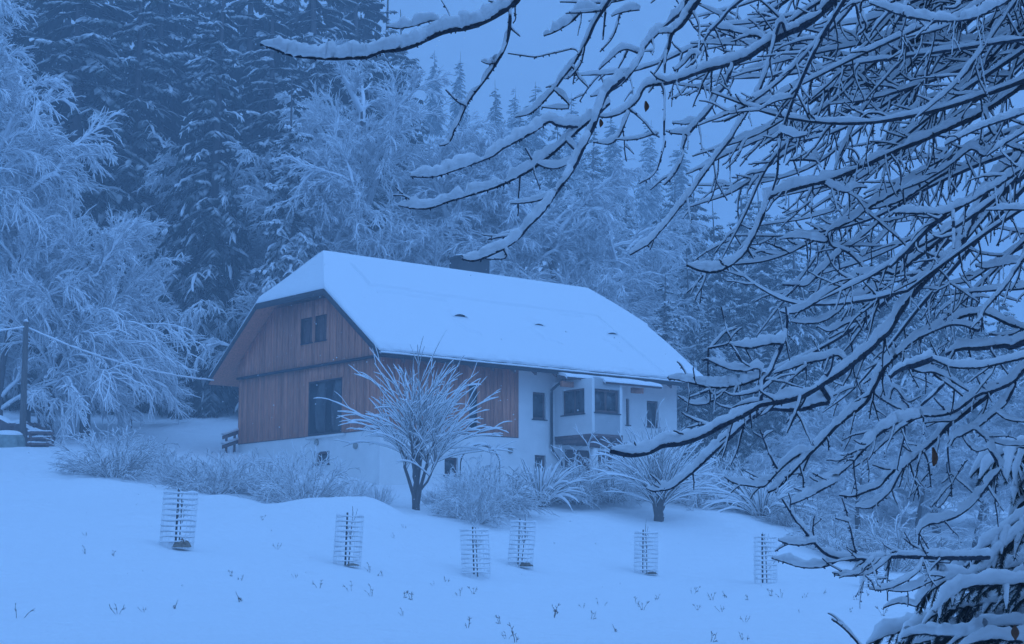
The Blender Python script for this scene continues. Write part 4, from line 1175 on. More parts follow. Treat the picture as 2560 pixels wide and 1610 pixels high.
# each line: bark width at base and tip, snow depth (photo pixels) | outline of the branch, sheet by sheet
BRANCHES = """
16 4 42|A 1130,-60 1110,0 1040,65 950,120 850,180 720,240 590,275 510,282 400,310 280,360 150,425 0,470;L 550,280 470,310 380,315 280,320 150,312 60,300;S 690,125 651,110
9 3 20|A 1035,80 1040,200 1020,360 980,480 910,600 830,720 740,840 650,960 600,1060 560,1150 510,1240 490,1310 440,1365 375,1380
4 3 4|A 510,275 490,190 440,80 390,0
3 3 30|A 335,200 220,220 100,255 0,270;L 640,155 575,145
4 3 14|A 620,1005 540,960 430,850
4 3 24|A 900,600 830,605 770,580
4 3 6|A 1085,50 1090,130 1095,180 1070,220
4 3 10|A 1040,50 940,35 840,10
7 3 36|A 1892,60 1870,110 1780,95 1700,130 1630,200 1540,260 1450,310 1360,340
9 3 26|B 500,-60 470,0 400,110;A 1840,230 1780,370 1700,510 1620,640 1540,740 1460,850 1380,940 1340,985 1270,1050 1190,1090 1090,1110
3 3 4|A 1640,465 1520,490 1400,515 1280,540 1150,525 1020,505
4 3 20|A 1610,1010 1500,1030 1345,1015
8 3 36|L 1780,560 1690,640 1620,685 1500,678 1455,660 1370,715 1290,760 1205,805 1150,845 1050,885 950,920 860,950 780,960 705,955
8 3 34|L 1690,640 1580,735 1470,835 1400,890 1330,935 1200,1000 1100,1035 1000,1065 900,1095 820,1125 740,1130 640,1112
5 3 24|L 1620,850 1560,885 1500,910 1430,905 1370,870 1325,800
11 4 34|L 1860,420 1760,520 1700,680 1660,760 1600,890 1550,970 1490,1050 1420,1150 1350,1220 1290,1290 1220,1340 1150,1375 1105,1395 1040,1412 985,1400
4 3 18|L 1500,1040 1430,1075 1350,1095 1245,1103
10 3 26|B 1230,-60 1200,0 1130,130 1000,240 900,340 810,440 770,540 700,660 620,760 520,840 400,890 290,915
14 5 26|B 1340,-60 1310,0 1240,110 1150,240 1060,320 1030,450 1000,540 990,690
5 3 16|B 1000,520 930,650 890,700
4 3 24|B 1060,310 930,315
20 4 26|C 590,-60 550,0 480,80 400,150 300,215 230,240 120,300 0,370;B 1780,540 1640,595 1480,640 1300,690 1150,750 1000,790 850,810 790,840 740,940 660,1020 560,1080 450,1110 370,1105
8 4 20|B 1640,600 1600,720 1550,830 1490,900 1430,1020 1350,1120 1260,1220 1200,1300 1160,1420;D 930,120 890,220 840,290 790,340
4 3 12|B 1490,880 1350,840 1220,820 1080,795
5 3 12|B 1250,110 1300,200 1320,320 1310,480 1280,570 1200,640
7 4 14|B 1760,-40 1720,0 1600,100 1520,200 1440,280 1380,360 1365,400 1380,480 1390,575
6 4 24|B 1892,350 1780,335 1650,300 1500,270 1410,220
7 4 24|R 760,120 720,250 690,360 650,480 590,590 520,700;D 1290,0 1200,110 1120,220 1050,320 960,450 890,530 830,610 760,690 680,780 600,830 530,870
6 3 8|B 980,860 990,1000 985,1200 985,1400;D 800,0 770,110 740,210 690,280 600,330
4 3 8|B 700,1070 800,1160 880,1260 940,1300
4 3 12|B 890,1270 760,1310 650,1325 530,1320
5 3 20|B 660,1040 610,1180 560,1290 480,1360 400,1360 310,1345
5 3 22|B 640,470 560,490 480,560 370,660
5 3 10|B 640,480 590,580 550,650
4 3 24|B 750,95 660,105 560,125 490,155
4 3 14|B 570,130 530,280 480,380 380,490
4 3 18|B 120,640 180,740 270,830
6 4 8|B 430,90 420,220 405,375
4 3 22|B 1260,510 1180,600 1095,665 1065,635
4 3 22|B 1300,1165 1180,1175 1060,1165
4 3 22|B 1200,1275 1080,1265 1000,1240
4 3 8|B 1460,270 1510,370 1560,500
10 5 12|C 660,-60 640,0 540,160 470,280 400,420 330,570 260,740 200,900 160,1040 140,1180 130,1320 95,1440
6 4 30|C 1890,5 1780,60 1640,130 1500,160 1350,160 1200,145 1050,110 920,60 830,25
12 8 20|C 1990,-60 1930,20 1850,130 1770,240 1740,290
11 4 26|C 2120,300 1998,315 1870,318 1740,325 1640,335 1520,325 1400,315 1250,300 1120,300 900,300 760,305 690,325 640,330 540,275 420,240 310,215
14 6 24|C 1180,310 1090,360 980,400 880,460 780,530 700,590 600,640 500,690 420,750 370,790
8 4 22|C 1260,320 1200,420 1120,510 1020,590 950,640 880,680 820,780 750,880 700,970 650,1080 600,1200 560,1300
6 4 22|C 880,680 720,590 620,540 530,480
15 5 26|C 2120,560 1998,640 1880,720 1760,800 1640,880 1500,940 1350,1010 1200,1075 1050,1130 900,1200 760,1270 640,1320 500,1370 380,1400 200,1450 50,1500;D 1560,445 1540,560 1480,700 1400,850 1290,950 1180,1000 1060,990 960,950
7 4 22|C 1260,320 1380,400 1500,490 1620,560 1740,620 1870,655
6 4 28|C 1520,690 1400,720 1250,745
5 3 5|C 1330,740 1335,890
5 3 26|C 1140,870 1050,900 930,910 830,905
5 4 6|C 1575,630 1560,850 1520,1020 1490,1200
5 3 6|C 1450,1290 1440,1400 1430,1500
5 3 4|C 890,1240 880,1350
5 3 6|C 1010,1195 1050,1250 1070,1350 1075,1460
5 3 10|C 740,1270 750,1210 710,1140 650,1120
4 3 10|C 490,500 490,640 470,800 420,930 380,980
4 3 10|C 515,690 530,900 520,1040 480,1100 400,1160 360,1180
5 3 12|C 100,320 70,480 20,640 0,700
6 4 16|C 310,240 240,350 160,500 90,620 0,720
6 4 10|C 215,215 100,90 0,0
6 4 6|C 1380,-30 1370,100 1340,250
5 3 30|C 160,1000 260,1040 360,1020
5 3 24|C 240,745 120,770 0,830
6 5 22|C 440,1215 330,1210 230,1215
6 4 22|C 1700,860 1740,980 1820,1070 1920,1120 2010,1150
18 10 26|E 1780,20 1640,130 1550,260 1480,400 1410,550 1330,690 1200,810 1100,910 1010,1010 930,1110 870,1210 820,1300 740,1370;F 1780,240 1650,340 1540,430 1430,500 1320,570 1200,640 1050,680 900,705 830,720 740,780 620,840 500,900 370,970 240,1020 130,1045;T 1400,1172 1310,1216 1200,1230 1075,1205
8 4 24|E 1960,0 1847,60 1700,160 1560,250 1440,320 1310,380 1240,410 1150,410 1000,405 860,400
9 4 24|E 1300,70 1180,140 1060,220 930,300 800,350 700,370
9 4 24|E 1030,160 900,230 780,300 660,370 560,450 460,500 370,540 350,580
11 4 26|E 1290,550 1160,650 1040,740 940,820 870,865 800,850 700,870 600,880 480,940 360,1020 240,1100 130,1155 50,1160 0,1145
14 8 16|E 1240,420 1160,490 1080,560 980,680 900,750 830,810
5 3 10|E 640,385 760,480 880,580 950,650 1000,730
6 4 14|E 390,650 510,700 620,800 700,900 800,980 910,1050
6 4 20|E 470,690 390,770 300,860 200,950 120,950 20,945
5 3 16|E 740,480 650,560 540,640 515,690
6 3 22|E 770,970 640,1020 520,1070 430,1160 330,1220 200,1240 80,1225
9 5 24|E 1960,1390 1847,1290 1720,1240 1600,1180 1530,1165 1400,1180 1280,1240 1150,1300 1020,1370 880,1480
8 5 16|E 1510,1290 1400,1255 1290,1250 1180,1290
6 4 18|E 1920,640 1847,750 1760,880 1690,980 1600,1080 1540,1160 1525,1300
4 3 24|E 1920,760 1847,770 1700,795 1560,820 1480,800
4 3 6|E 1280,930 1180,1000 1135,1080 1130,1180 1145,1280
4 3 8|E 1280,930 1400,1010 1510,1080
9 7 5|E 1310,380 1315,520 1315,670
8 6 5|E 1300,80 1280,200 1290,330
5 4 5|E 745,20 720,140
5 4 6|E 900,0 915,120 920,250
5 4 6|E 250,200 240,330 235,500
5 3 6|E 520,240 525,350 515,440
5 3 24|E 330,180 400,220 500,245 580,210 660,210
20 8 24|E 1990,1330 1847,1380 1740,1420;G 1560,215 1330,240 1180,245 1060,290
5 3 22|E 330,625 150,590 0,600
5 3 20|E 1920,380 1740,378 1560,380
4 3 14|E 1920,580 1847,560 1740,535 1640,515
6 3 22|E 650,1190 500,1240 380,1300 280,1260
4 3 5|E 640,1200 540,1330 525,1390
10 7 14|F 845,705 855,600 870,510 920,450 970,340 1020,230 1060,110 1070,0 1062,-110
6 3 32|F 845,490 740,530 620,560 500,570 380,560 260,530 150,505 70,495
4 3 26|F 830,410 720,430 600,420 500,385 385,325
3 3 3|F 405,480 402,380 405,240
5 3 4|F 585,190 560,80 540,0 515,-110
6 3 30|F 980,200 880,210 780,235 650,225 580,200
5 3 4|F 585,200 640,260 690,350
4 3 4|F 720,240 750,300 780,345
6 4 24|F 1500,300 1400,330 1250,360 1130,400 960,450
4 3 5|F 1400,330 1340,260 1290,170
5 3 14|F 1220,400 1100,500 1000,600
7 5 5|F 1395,490 1440,400 1460,290
5 4 3|F 1230,400 1220,530
13 4 34|F 1420,680 1330,710 1200,750 1100,757 950,750 830,790 720,870 600,980 450,1120 300,1260 180,1360 90,1420 0,1435;T 1340,1458 1300,1440
5 3 14|F 800,610 700,630 600,635 540,600
4 3 26|F 420,690 330,715 250,705 150,640
8 4 16|F 1180,660 1150,770 1110,860 1065,950
10 6 28|G 560,380 500,480 440,600 380,700 230,820;F 1480,900 1400,990 1300,1090 1200,1190 1100,1300 1000,1400 910,1450
6 3 24|F 1180,1130 1090,1190 1000,1270 890,1390 840,1405 740,1395 620,1370 540,1320
5 3 12|F 1000,1270 950,1190 900,1080 840,920
4 3 16|F 910,1350 830,1330 720,1270
4 3 22|T 420,-15 330,-5 240,-15
7 4 28|G 860,810 740,850 630,880 500,960 400,1060 250,1220 110,1340 0,1420;K 1050,420 880,515 740,575
5 3 14|G 790,840 690,900 600,980 480,1090 360,1190 270,1250
11 4 24|G 1800,330 1716,420 1620,520 1480,590 1330,630 1220,710 1130,770 1000,805 870,805 750,775 640,735 560,690 480,640 410,545
12 4 24|G 1430,620 1330,700 1200,800 1080,890 980,1000 860,1110 740,1200 600,1290 500,1400 400,1440 280,1485 160,1475
7 3 28|G 840,1130 700,1250 640,1360;H 680,370 600,450 520,505 410,500
8 4 26|G 1640,540 1570,690 1480,780 1340,890 1200,970 1140,990 1100,1060
5 3 20|G 1490,780 1580,840 1730,860
5 3 20|G 1300,920 1400,1000 1550,1050 1730,1055
4 3 16|G 1200,980 1250,1060 1320,1105 1420,1080
5 3 3|G 1080,900 1075,1100 1090,1250 1110,1400;H 1120,300 1130,490
5 3 3|G 845,1130 810,1280 780,1400 750,1500
5 3 3|G 875,1110 910,1200 930,1380 900,1410
5 3 24|G 840,1110 750,1100 680,1040
9 6 10|G 1040,540 960,620 850,720
5 3 14|G 630,570 730,690 850,640
7 4 22|G 1800,300 1716,320 1500,370 1350,400 1200,405 1080,390 950,330 900,310
6 4 18|G 760,400 850,440 950,440 1050,480 1150,540 1250,600
6 4 14|G 960,460 1100,560 1200,640
6 5 6|G 1460,290 1580,450
5 3 5|G 1130,590 1120,700 1105,770
5 3 4|G 870,820 870,960
17 12 18|G 920,330 800,380 700,400 620,450 590,480
13 4 20|H 1400,870 1255,875 1100,875 900,870 700,865 560,885 420,890 300,880 200,850 130,790 60,710 0,630;K 780,680 690,535
5 3 4|H 425,880 400,780 370,640 340,520 310,430
5 3 26|K 1080,940 1000,985 900,1000 800,990 700,960 620,935
4 3 28|K 910,830 830,845 740,840 665,815
4 3 24|K 1310,940 1220,1040 1120,1055 1040,1045
4 3 20|K 1410,940 1340,1000 1280,1040 1200,1050
5 3 18|H 910,880 880,970 780,1050 680,1095 600,1115 515,1105
5 3 16|H 1025,880 1000,1020 960,1110 890,1200
4 3 24|H 1080,1010 950,1060 870,1100 770,1125 640,1115
5 3 20|H 870,1235 850,1230 750,1210 690,1220 620,1245
7 4 32|H 1480,210 1430,290 1350,400 1260,500 1160,570 1050,610 950,630 900,660 885,710 880,780
4 3 4|H 1080,610 1130,670 1180,720 1185,810
4 3 10|H 1120,910 1040,908 960,900
5 4 12|H 520,1640 430,1510 350,1420 280,1360 235,1330
5 3 14|C 1640,420 1600,520 1660,640 1760,700
6 4 22|C 1700,1180 1600,1130 1480,1220 1350,1310 1200,1390 1060,1440
6 4 22|C 1998,860 1850,910 1700,960 1540,1030 1400,1100
6 4 20|C 1998,1000 1850,1090 1720,1180
7 4 20|C 1540,0 1480,60 1400,60
6 4 18|C 800,-40 760,60 800,200 740,270
6 4 18|C 980,90 900,180 840,260
6 4 18|C 1300,0 1220,120 1130,240
6 4 18|C 1120,20 1060,130 1000,220
6 4 20|C 1640,470 1560,400 1500,420
7 4 16|C 1960,330 1945,450 1890,600 1850,760 1810,950 1780,1060
"""
larch_foot = at(3120, 1400, 6.4); larch_foot[2] = ground(larch_foot[0], larch_foot[1]) - 0.1
larch = empty('larch_tree', larch_foot)
tag(larch, 'snow-laden bare larch with a tangle of branches reaching in from the right', 'tree')
lr = np.random.default_rng(99)
tp = np.array([larch_foot, larch_foot + (-0.03, 0, 2.5), larch_foot + (0.05, 0.05, 5.5), larch_foot + (0, 0, 9.5)])
v, f = tubes(resample(tp, 24)[None] - larch_foot, taper(1, 24, 0.19, 0.07), 12)
link_mesh('trunk', v, f, M['bark'], larch)

placed = []                                     # (pixel samples (k,2), depths (k,)) of branches already there

lr_n = np.random.default_rng(3)
class Wood:
    """bark and snow geometry of one branch with its twigs and spurs"""
    def __init__(self): self.b = MB(); self.s = MB()
    def limb(self, P, R, H, sides=7, ssides=9, width=0.42):
        v, f = tubes(P[None], R[None], sides)
        self.b.add(v, [f, np.array([list(range(len(v) - sides, len(v)))])])
        if H is not None and H.max() > 0.002:
            v, f = snow_tubes(P[None], R[None], H[None], ssides, width, 0.62)
            amp = np.repeat(H, ssides)[:, None]
            v = v + lr_n.normal(0, 0.055, v.shape) * amp
            self.s.add(v, f)
    def spurs(self, P, R, step, r, size):
        d = np.concatenate([[0], np.cumsum(np.linalg.norm(np.diff(P, axis=0), axis=1))])
        n = int(d[-1] / step)
        if n < 1: return
        u = np.sort(r.uniform(0.05, 1.0, n)) * d[-1]
        Q = np.stack([np.interp(u, d, P[:, i]) for i in range(3)], 1)
        rr = np.interp(u, d, R)
        D_ = r.normal(size=(n, 3)); D_[:, 2] -= 0.25; D_ /= np.linalg.norm(D_, axis=1, keepdims=True)
        ln = size * r.uniform(0.5, 1.3, n)
        K = np.stack([Q, Q + D_ * (rr + ln * 0.55)[:, None], Q + D_ * (rr + ln)[:, None]], 1)
        RR = np.stack([np.full(n, size * 0.28), np.full(n, size * 0.36), np.full(n, size * 0.12)], 1)
        v, f = tubes(K, RR, 4); self.b.add(v, f)
    def build(self, parent, origin):
        self.b.V = [q - origin for q in self.b.V]; self.s.V = [q - origin for q in self.s.V]
        o = self.b.build('branch', M['bark'], parent, True)
        if self.s.n: self.s.build('snow_cover', M['branch_snow'], o, True)
        return o

def snow_profile(P, h, r, gap=0.22):
    K = len(P)
    T = np.gradient(P, axis=0); T /= np.linalg.norm(T, axis=1, keepdims=True) + 1e-9
    hz = np.sqrt(1 - np.clip(T[:, 2] ** 2, 0, 1))
    nz = 0.9 + 0.16 * smooth_noise(K, 1.6, r) + 0.20 * smooth_noise(K, 3.5, r) + 0.16 * smooth_noise(K, 9, r)
    H = 0.9 * h * (0.30 + 0.70 * hz ** 1.5) * nz
    e = np.linspace(0, 1, K)
    H *= np.clip((1 - e) * K / 7.0 + 0.12, 0, 1) ** 0.7
    if gap and K > 12:
        for _ in range(r.poisson(gap * K / 20)):
            c = r.uniform(0.1, 0.9); w = r.uniform(0.01, 0.03)
            H *= 1 - 0.8 * np.exp(-((e - c) / w) ** 2)
    return np.maximum(H, 0)

def twigs_on(wd, P, R, pxm, r, count, lmin, lmax, hs, bias=None, lo=0.1):
    """side twigs in metres; pxm = photo pixels per metre at this depth"""
    K = len(P)
    for _ in range(count):
        u = r.uniform(lo, 0.97); i = int(u * (K - 2))
        t = P[i + 1] - P[i]; t /= np.linalg.norm(t) + 1e-9
        side = np.cross(t, (0, 1, 0.0)); side /= np.linalg.norm(side) + 1e-9
        a = r.choice([-1, 1]) * r.uniform(0.35, 0.95)
        d = t * math.cos(a) + side * math.sin(a) + np.array([0, 1, 0]) * r.normal(0, 0.35)
        if r.uniform() < 0.22: d = np.array([r.normal(0, 0.25), r.normal(0, 0.2), -1.0])
        L = r.uniform(lmin, lmax) * (1.1 - 0.5 * u) / pxm
        Q = grow(P[i][None], d[None], [L], 9, r.uniform(-0.2, 0.7), 0.32, r, r.uniform(0.0, 1.6))[0]
        r0 = min(R[i] * 0.75, 2.6 / pxm); q = np.linspace(r0, 1.4 / pxm, 9)
        wd.limb(Q, q, snow_profile(Q, hs * r.uniform(0.5, 1.15) / pxm, r, 0), 5, 6)
        wd.spurs(Q, q, 15 / pxm, r, 4.6 / pxm)
        if L * pxm > 70 and r.uniform() < 0.6:
            j = r.integers(3, 7); t2 = Q[j + 1] - Q[j]; t2 /= np.linalg.norm(t2)
            d2 = rot_rand(t2[None], np.array([r.uniform(0.4, 0.9)]), r)[0]
            Q2 = grow(Q[j][None], d2[None], [L * 0.4], 7, 0.2, 0.1, r, 0.6)[0]
            q2 = np.linspace(q[j] * 0.8, 1.1 / pxm, 7)
            wd.limb(Q2, q2, snow_profile(Q2, hs * 0.7 / pxm, r, 0), 5, 6)
            wd.spurs(Q2, q2, 15 / pxm, r, 4.2 / pxm)

def parse(line):
    head, rest = line.split('|'); w0, w1, hs = [float(x) for x in head.split()]
    pts = []
    for seg in rest.split(';'):
        k, *xy = seg.split(); ox, oy, sc = CROP[k]
        for c in xy:
            x, y = c.split(','); pts.append((ox + float(x) * sc, oy + float(y) * sc))
    return w0, w1, hs, np.array(pts)

for line in BRANCHES.strip().splitlines():
    w0, w1, hs, pts = parse(line)
    Lpx = np.linalg.norm(np.diff(pts, axis=0), axis=1).sum()
    edge = pts[0, 0] > 2555 or pts[0, 1] < 6
    depth0 = None
    if not edge and placed:
        best = (1e9, None, None)
        for (q, dd) in placed:
            dist = np.linalg.norm(q - pts[0], axis=1); j = int(dist.argmin())
            if dist[j] < best[0]: best = (dist[j], q[j], dd[j])
        if best[0] < 60:
            depth0 = best[2]
            if best[0] > 3: pts = np.vstack([best[1], pts])
    if depth0 is None:
        x = np.clip((pts[0, 0] - 1000) / 1500, 0, 1)
        depth0 = 4.9 + 1.1 * x + lr.uniform(-0.3, 0.9) * (0.3 + x)
    K = int(np.clip(Lpx / 6, 8, 200))
    pp = resample(pts, K)
    dd = depth0 + lr.normal(0, 0.0006) * np.linspace(0, Lpx, K) + 0.02 * smooth_noise(K, 6, lr)
    dd[0] = depth0
    placed.append((pp[::2], dd[::2]))
    P = np.array([at(p[0], p[1], d) for p, d in zip(pp, dd)])
    pxm = FPX / depth0
    R = np.linspace(w0, w1, K) * 1.02 / 2 / pxm * (1 + 0.10 * smooth_noise(K, 3, lr))
    wd = Wood()
    if edge:                                  # carry the limb on to the trunk, out of the frame
        s0 = pp[0]
        tx, ty = 3120, (s0[1] - 160 if s0[0] > 2555 else -620 - 0.25 * (2560 - s0[0]))
        mid = (s0[0] * 0.55 + tx * 0.45, s0[1] * 0.5 + ty * 0.5 - 60)
        ext = resample(np.array([(tx, ty), mid, s0, pp[min(3, K - 1)]]), 26)[:-3]
        de = np.linspace(6.4, depth0, len(ext))
        PE = np.array([at(p[0], p[1], d) for p, d in zip(ext, de)])
        PE[-1] = P[0]
        RE = np.linspace(max(w0 * 1.6, 16), w0, len(ext)) / 2 / pxm
        P_all = np.vstack([PE[:-1], P]); R_all = np.concatenate([RE[:-1], R])
        H_all = snow_profile(P_all, hs / pxm, lr)
        wd.limb(P_all, R_all, H_all)
    else:
        wd.limb(P, R, snow_profile(P, hs / pxm, lr))
    wd.spurs(P, R, 15 / pxm, lr, 5.0 / pxm)
    dense = np.clip((pp[:, 0].mean() - 1350) / 700, 0, 1)
    if Lpx > 90:
        cnt = lr.poisson(Lpx / 75 * (0.25 + 1.1 * dense))
        twigs_on(wd, P, R, pxm, lr, int(cnt), 30, 130, 12)
    wd.build(larch, larch_foot)

# further boughs of the same crown, deeper in and partly above the frame
for k in range(96):
    D = lr.uniform(6.3, 8.8)
    y0 = lr.uniform(-420, 760) if k < 60 else lr.uniform(-500, -60)
    if k < 26: y0 = lr.uniform(-420, 250)
    ln = lr.uniform(420, 1050) * (1.0 if y0 < 350 else 0.72)
    x0 = 2680 if lr.uniform() < 0.5 else lr.uniform(2150, 2680)
    ang = math.radians(lr.uniform(8, 58))
    d = np.array([-math.cos(ang), math.sin(ang)])
    pts = [np.array([x0, y0])]
    for q in range(5):
        pts.append(pts[-1] + d * ln / 5)
        a2 = lr.normal(-0.03, 0.13) - 0.05 * q * 0.6
        d = np.array([d[0] * math.cos(a2) + d[1] * math.sin(a2), -d[0] * math.sin(a2) + d[1] * math.cos(a2)])
    pts = np.array(pts)
    lim = 1720
    if k >= 86:                             # thinner limbs over the top of the view
        pts[:, 0] -= lr.uniform(150, 620); pts[:, 1] += lr.uniform(-250, -20) - pts[0, 1] * 0.6; lim = 1400
    if pts[-1, 0] < lim: pts[:, 0] += lim - pts[-1, 0]
    K = int(ln / 14); pp = resample(pts, K)
    dd = D + np.linspace(-0.2, 0.3, K) * lr.normal()
    P = np.array([at(p[0], p[1], q) for p, q in zip(pp, dd)])
    root = larch_foot + (0, 0, np.clip(P[0][2] + 0.5 - larch_foot[2], 1.2, 9))
    ext = resample(np.array([root, (root + P[0]) / 2 + (0, 0, 0.15), P[0], P[2]]), 12)[:-2]
    ext[-1] = P[0]
    pxm = FPX / D
    P = np.vstack([ext[:-1], P]); K2 = len(P)
    R = np.linspace(lr.uniform(9, 17), 3.2, K2) / 2 / FPX * 6.5
    wd = Wood()
    wd.limb(P, R, snow_profile(P, lr.uniform(13, 22) / FPX * 6.5, lr), 6, 7)
    twigs_on(wd, P, R, pxm, lr, int(ln / 42), 40, 190, 12, lo=0.25)
    wd.build(larch, larch_foot)

def leaf(px, py, D, ln, wd_, label):
    p = at(px, py, D); r = np.random.default_rng(int(px))
    us = np.linspace(0, 1, 7); prof = np.sin(np.pi * np.clip(us, 0.05, 0.97)) ** 0.7
    V = []
    for u, w in zip(us, prof):
        for sx_ in (-1, 0, 1):
            V.append((p[0] + sx_ * w * wd_ / 2 + 0.1 * ln * math.sin(u * 3), p[1] + (0.15 * ln if sx_ == 0 else 0) + 0.2 * wd_ * sx_ * math.sin(5 * u), p[2] - u * ln))
    V = np.array(V) - larch_foot
    F = [(3 * i + j, 3 * i + j + 1, 3 * i + j + 4, 3 * i + j + 3) for i in range(6) for j in range(2)]
    o = link_mesh('withered_leaf', V, np.array(F), M['leaf'], larch)
    o['label'] = label
leaf(2332, 1118, 5.7, 0.062, 0.022, 'brown withered leaf hanging at the right')
leaf(1614, 252, 5.2, 0.034, 0.016, 'brown withered leaf below the long upper branch')
leaf(1501, 297, 5.1, 0.026, 0.013, 'small brown withered leaf on a twig end')

# ------------------------------------------------------------------ young spruce in the bottom right corner
BOUGHS = """
10 4 40|H 1800,20 1700,45 1600,70 1450,130 1340,200 1265,275
6 4 26|H 1560,100 1540,220 1530,310
7 4 30|H 1660,90 1620,200 1600,300 1625,420
6 4 26|H 1430,140 1370,230 1330,295
6 4 26|H 1740,60 1720,200 1700,330
8 4 34|H 1800,380 1700,430 1600,520 1540,640
9 4 36|H 1800,520 1640,590 1500,690 1400,780 1300,880 1230,940
9 4 40|H 1800,600 1640,700 1500,830 1390,950 1260,1025 1120,1040 1000,1100 900,1190 865,1265
8 4 38|H 1800,700 1690,760 1590,740 1490,800 1400,900
8 4 38|H 1800,860 1640,920 1500,970 1390,1060 1310,1160
8 4 36|H 1800,930 1650,1010 1540,1090 1480,1220
7 4 34|H 1800,1010 1640,1090 1560,1190 1530,1280
8 4 36|H 1700,1060 1500,1080 1340,1080 1200,1110 1080,1190 1000,1280
8 4 36|H 1700,1180 1500,1200 1300,1230 1120,1260 1000,1300 920,1370
7 4 36|H 1700,1250 1500,1290 1300,1290 1140,1280 1030,1320 980,1380
8 4 40|H 1800,1270 1640,1280 1500,1290 1390,1310
8 4 44|H 1800,1380 1600,1380 1420,1390 1270,1400
8 4 40|H 1800,1470 1560,1460 1300,1440 1100,1400 960,1350 870,1290
9 4 46|H 1800,1540 1500,1500 1200,1450 980,1420 800,1420 640,1450 500,1520
8 4 44|H 1700,1580 1400,1540 1150,1500 950,1490 800,1530
8 4 44|H 1800,1640 1500,1600 1250,1560 1050,1560
8 4 36|H 1250,930 1120,990 1010,1070 930,1150
8 4 40|H 1400,1420 1250,1460 1080,1460 900,1440 760,1470
7 4 38|H 1000,1360 900,1390 800,1450 740,1520
7 4 38|H 1100,1420 960,1440 860,1500
8 4 36|H 1800,780 1700,840 1600,860 1500,900
7 4 36|H 1650,1500 1450,1480 1300,1500 1180,1540
"""
sp_foot = at(2860, 1900, 8.4); sp_foot[2] = ground(sp_foot[0], sp_foot[1]) - 0.1
yspr = empty('young_spruce', sp_foot)
tag(yspr, 'dark young spruce weighed down by thick snow in the lower right corner', 'tree')
v, f = tubes(resample(np.array([sp_foot, sp_foot + (0, 0, 1.5), sp_foot + (0.02, 0, 3.2)]), 12)[None] - sp_foot, taper(1, 12, 0.09, 0.03), 9)
link_mesh('trunk', v, f, M['bark'], yspr)
def needles_on(mb, P, r, per_m, ln):
    d = np.concatenate([[0], np.cumsum(np.linalg.norm(np.diff(P, axis=0), axis=1))])
    n = int(d[-1] * per_m)
    if n < 2: return
    u = r.uniform(0, d[-1], n)
    Q = np.stack([np.interp(u, d, P[:, i]) for i in range(3)], 1)
    T = np.stack([np.interp(np.minimum(u + 0.01, d[-1]), d, P[:, i]) for i in range(3)], 1) - np.stack([np.interp(u - 0.01, d, P[:, i]) for i in range(3)], 1)
    T /= np.linalg.norm(T, axis=1, keepdims=True) + 1e-9
    A = r.normal(size=(n, 3)); A[:, 2] -= 0.9
    A -= (A * T).sum(1, keepdims=True) * T; A /= np.linalg.norm(A, axis=1, keepdims=True) + 1e-9
    tip = Q + (A * 0.85 + T * 0.5) * (ln * r.uniform(0.7, 1.3, n))[:, None]
    sd = np.cross(A, T) * 0.0021
    V = np.stack([Q + sd, Q - sd, tip], 1).reshape(-1, 3)
    mb.add(V, np.arange(n * 3).reshape(-1, 3))
yr = np.random.default_rng(17)
for k, line in enumerate(BOUGHS.strip().splitlines()):
    w0, w1, hs, pts = parse(line)
    D = 7.9 + yr.uniform(-0.35, 0.55)
    Lpx = np.linalg.norm(np.diff(pts, axis=0), axis=1).sum(); K = int(np.clip(Lpx / 9, 10, 60))
    pp = resample(pts, K)
    P = np.array([at(p[0], p[1], D + q) for p, q in zip(pp, np.linspace(0, yr.normal(0, 0.12), K))])
    if pts[0, 0] > 2560:
        hub = np.array([sp_foot[0], sp_foot[1], P[0][2] + 0.12])
        P = np.vstack([resample(np.array([hub, (hub + P[0]) / 2 + (0, 0, 0.02), P[0], P[1]]), 10)[:-2], P])
    K = len(P); pxm = FPX / D
    wd = Wood(); nd = MB()
    R = np.linspace(w0, w1, K) / 2 / pxm
    wd.limb(P, R, snow_profile(P, hs / pxm, yr, 0.05), 6, 9, 0.75); needles_on(nd, P, yr, 900, 0.022)
    for _ in range(int(Lpx / 17)):
        u = yr.uniform(0.15, 0.98); i = int(u * (K - 2)); t = P[i + 1] - P[i]; t /= np.linalg.norm(t)
        side = np.cross(t, (0, 0, 1.0)) * yr.choice([-1, 1]); side /= np.linalg.norm(side) + 1e-9
        d = t * 0.7 + side * yr.uniform(0.3, 1.0) + np.array([0, 0, -0.35])
        L = yr.uniform(40, 120) * (1.15 - 0.6 * u) / pxm
        Q = grow(P[i][None], d[None], [L], 9, 1.0, 0.12, yr)[0]; q = np.linspace(2.2, 1.5, 9) / pxm
        wd.limb(Q, q, snow_profile(Q, yr.uniform(0.35, 0.9) * hs / pxm, yr, 0) if yr.uniform() < 0.6 else None, 5, 7, 0.7); needles_on(nd, Q, yr, 1300, 0.024)
    wd.b.V = [q - sp_foot for q in wd.b.V]; wd.s.V = [q - sp_foot for q in wd.s.V]; nd.V = [q - sp_foot for q in nd.V]
    o = wd.b.build('bough', M['bark'], yspr, True)
    wd.s.build('snow_cover', M['branch_snow'], o, True)
    tag(nd.build('needles', M['needles'], o, False), kind='stuff')
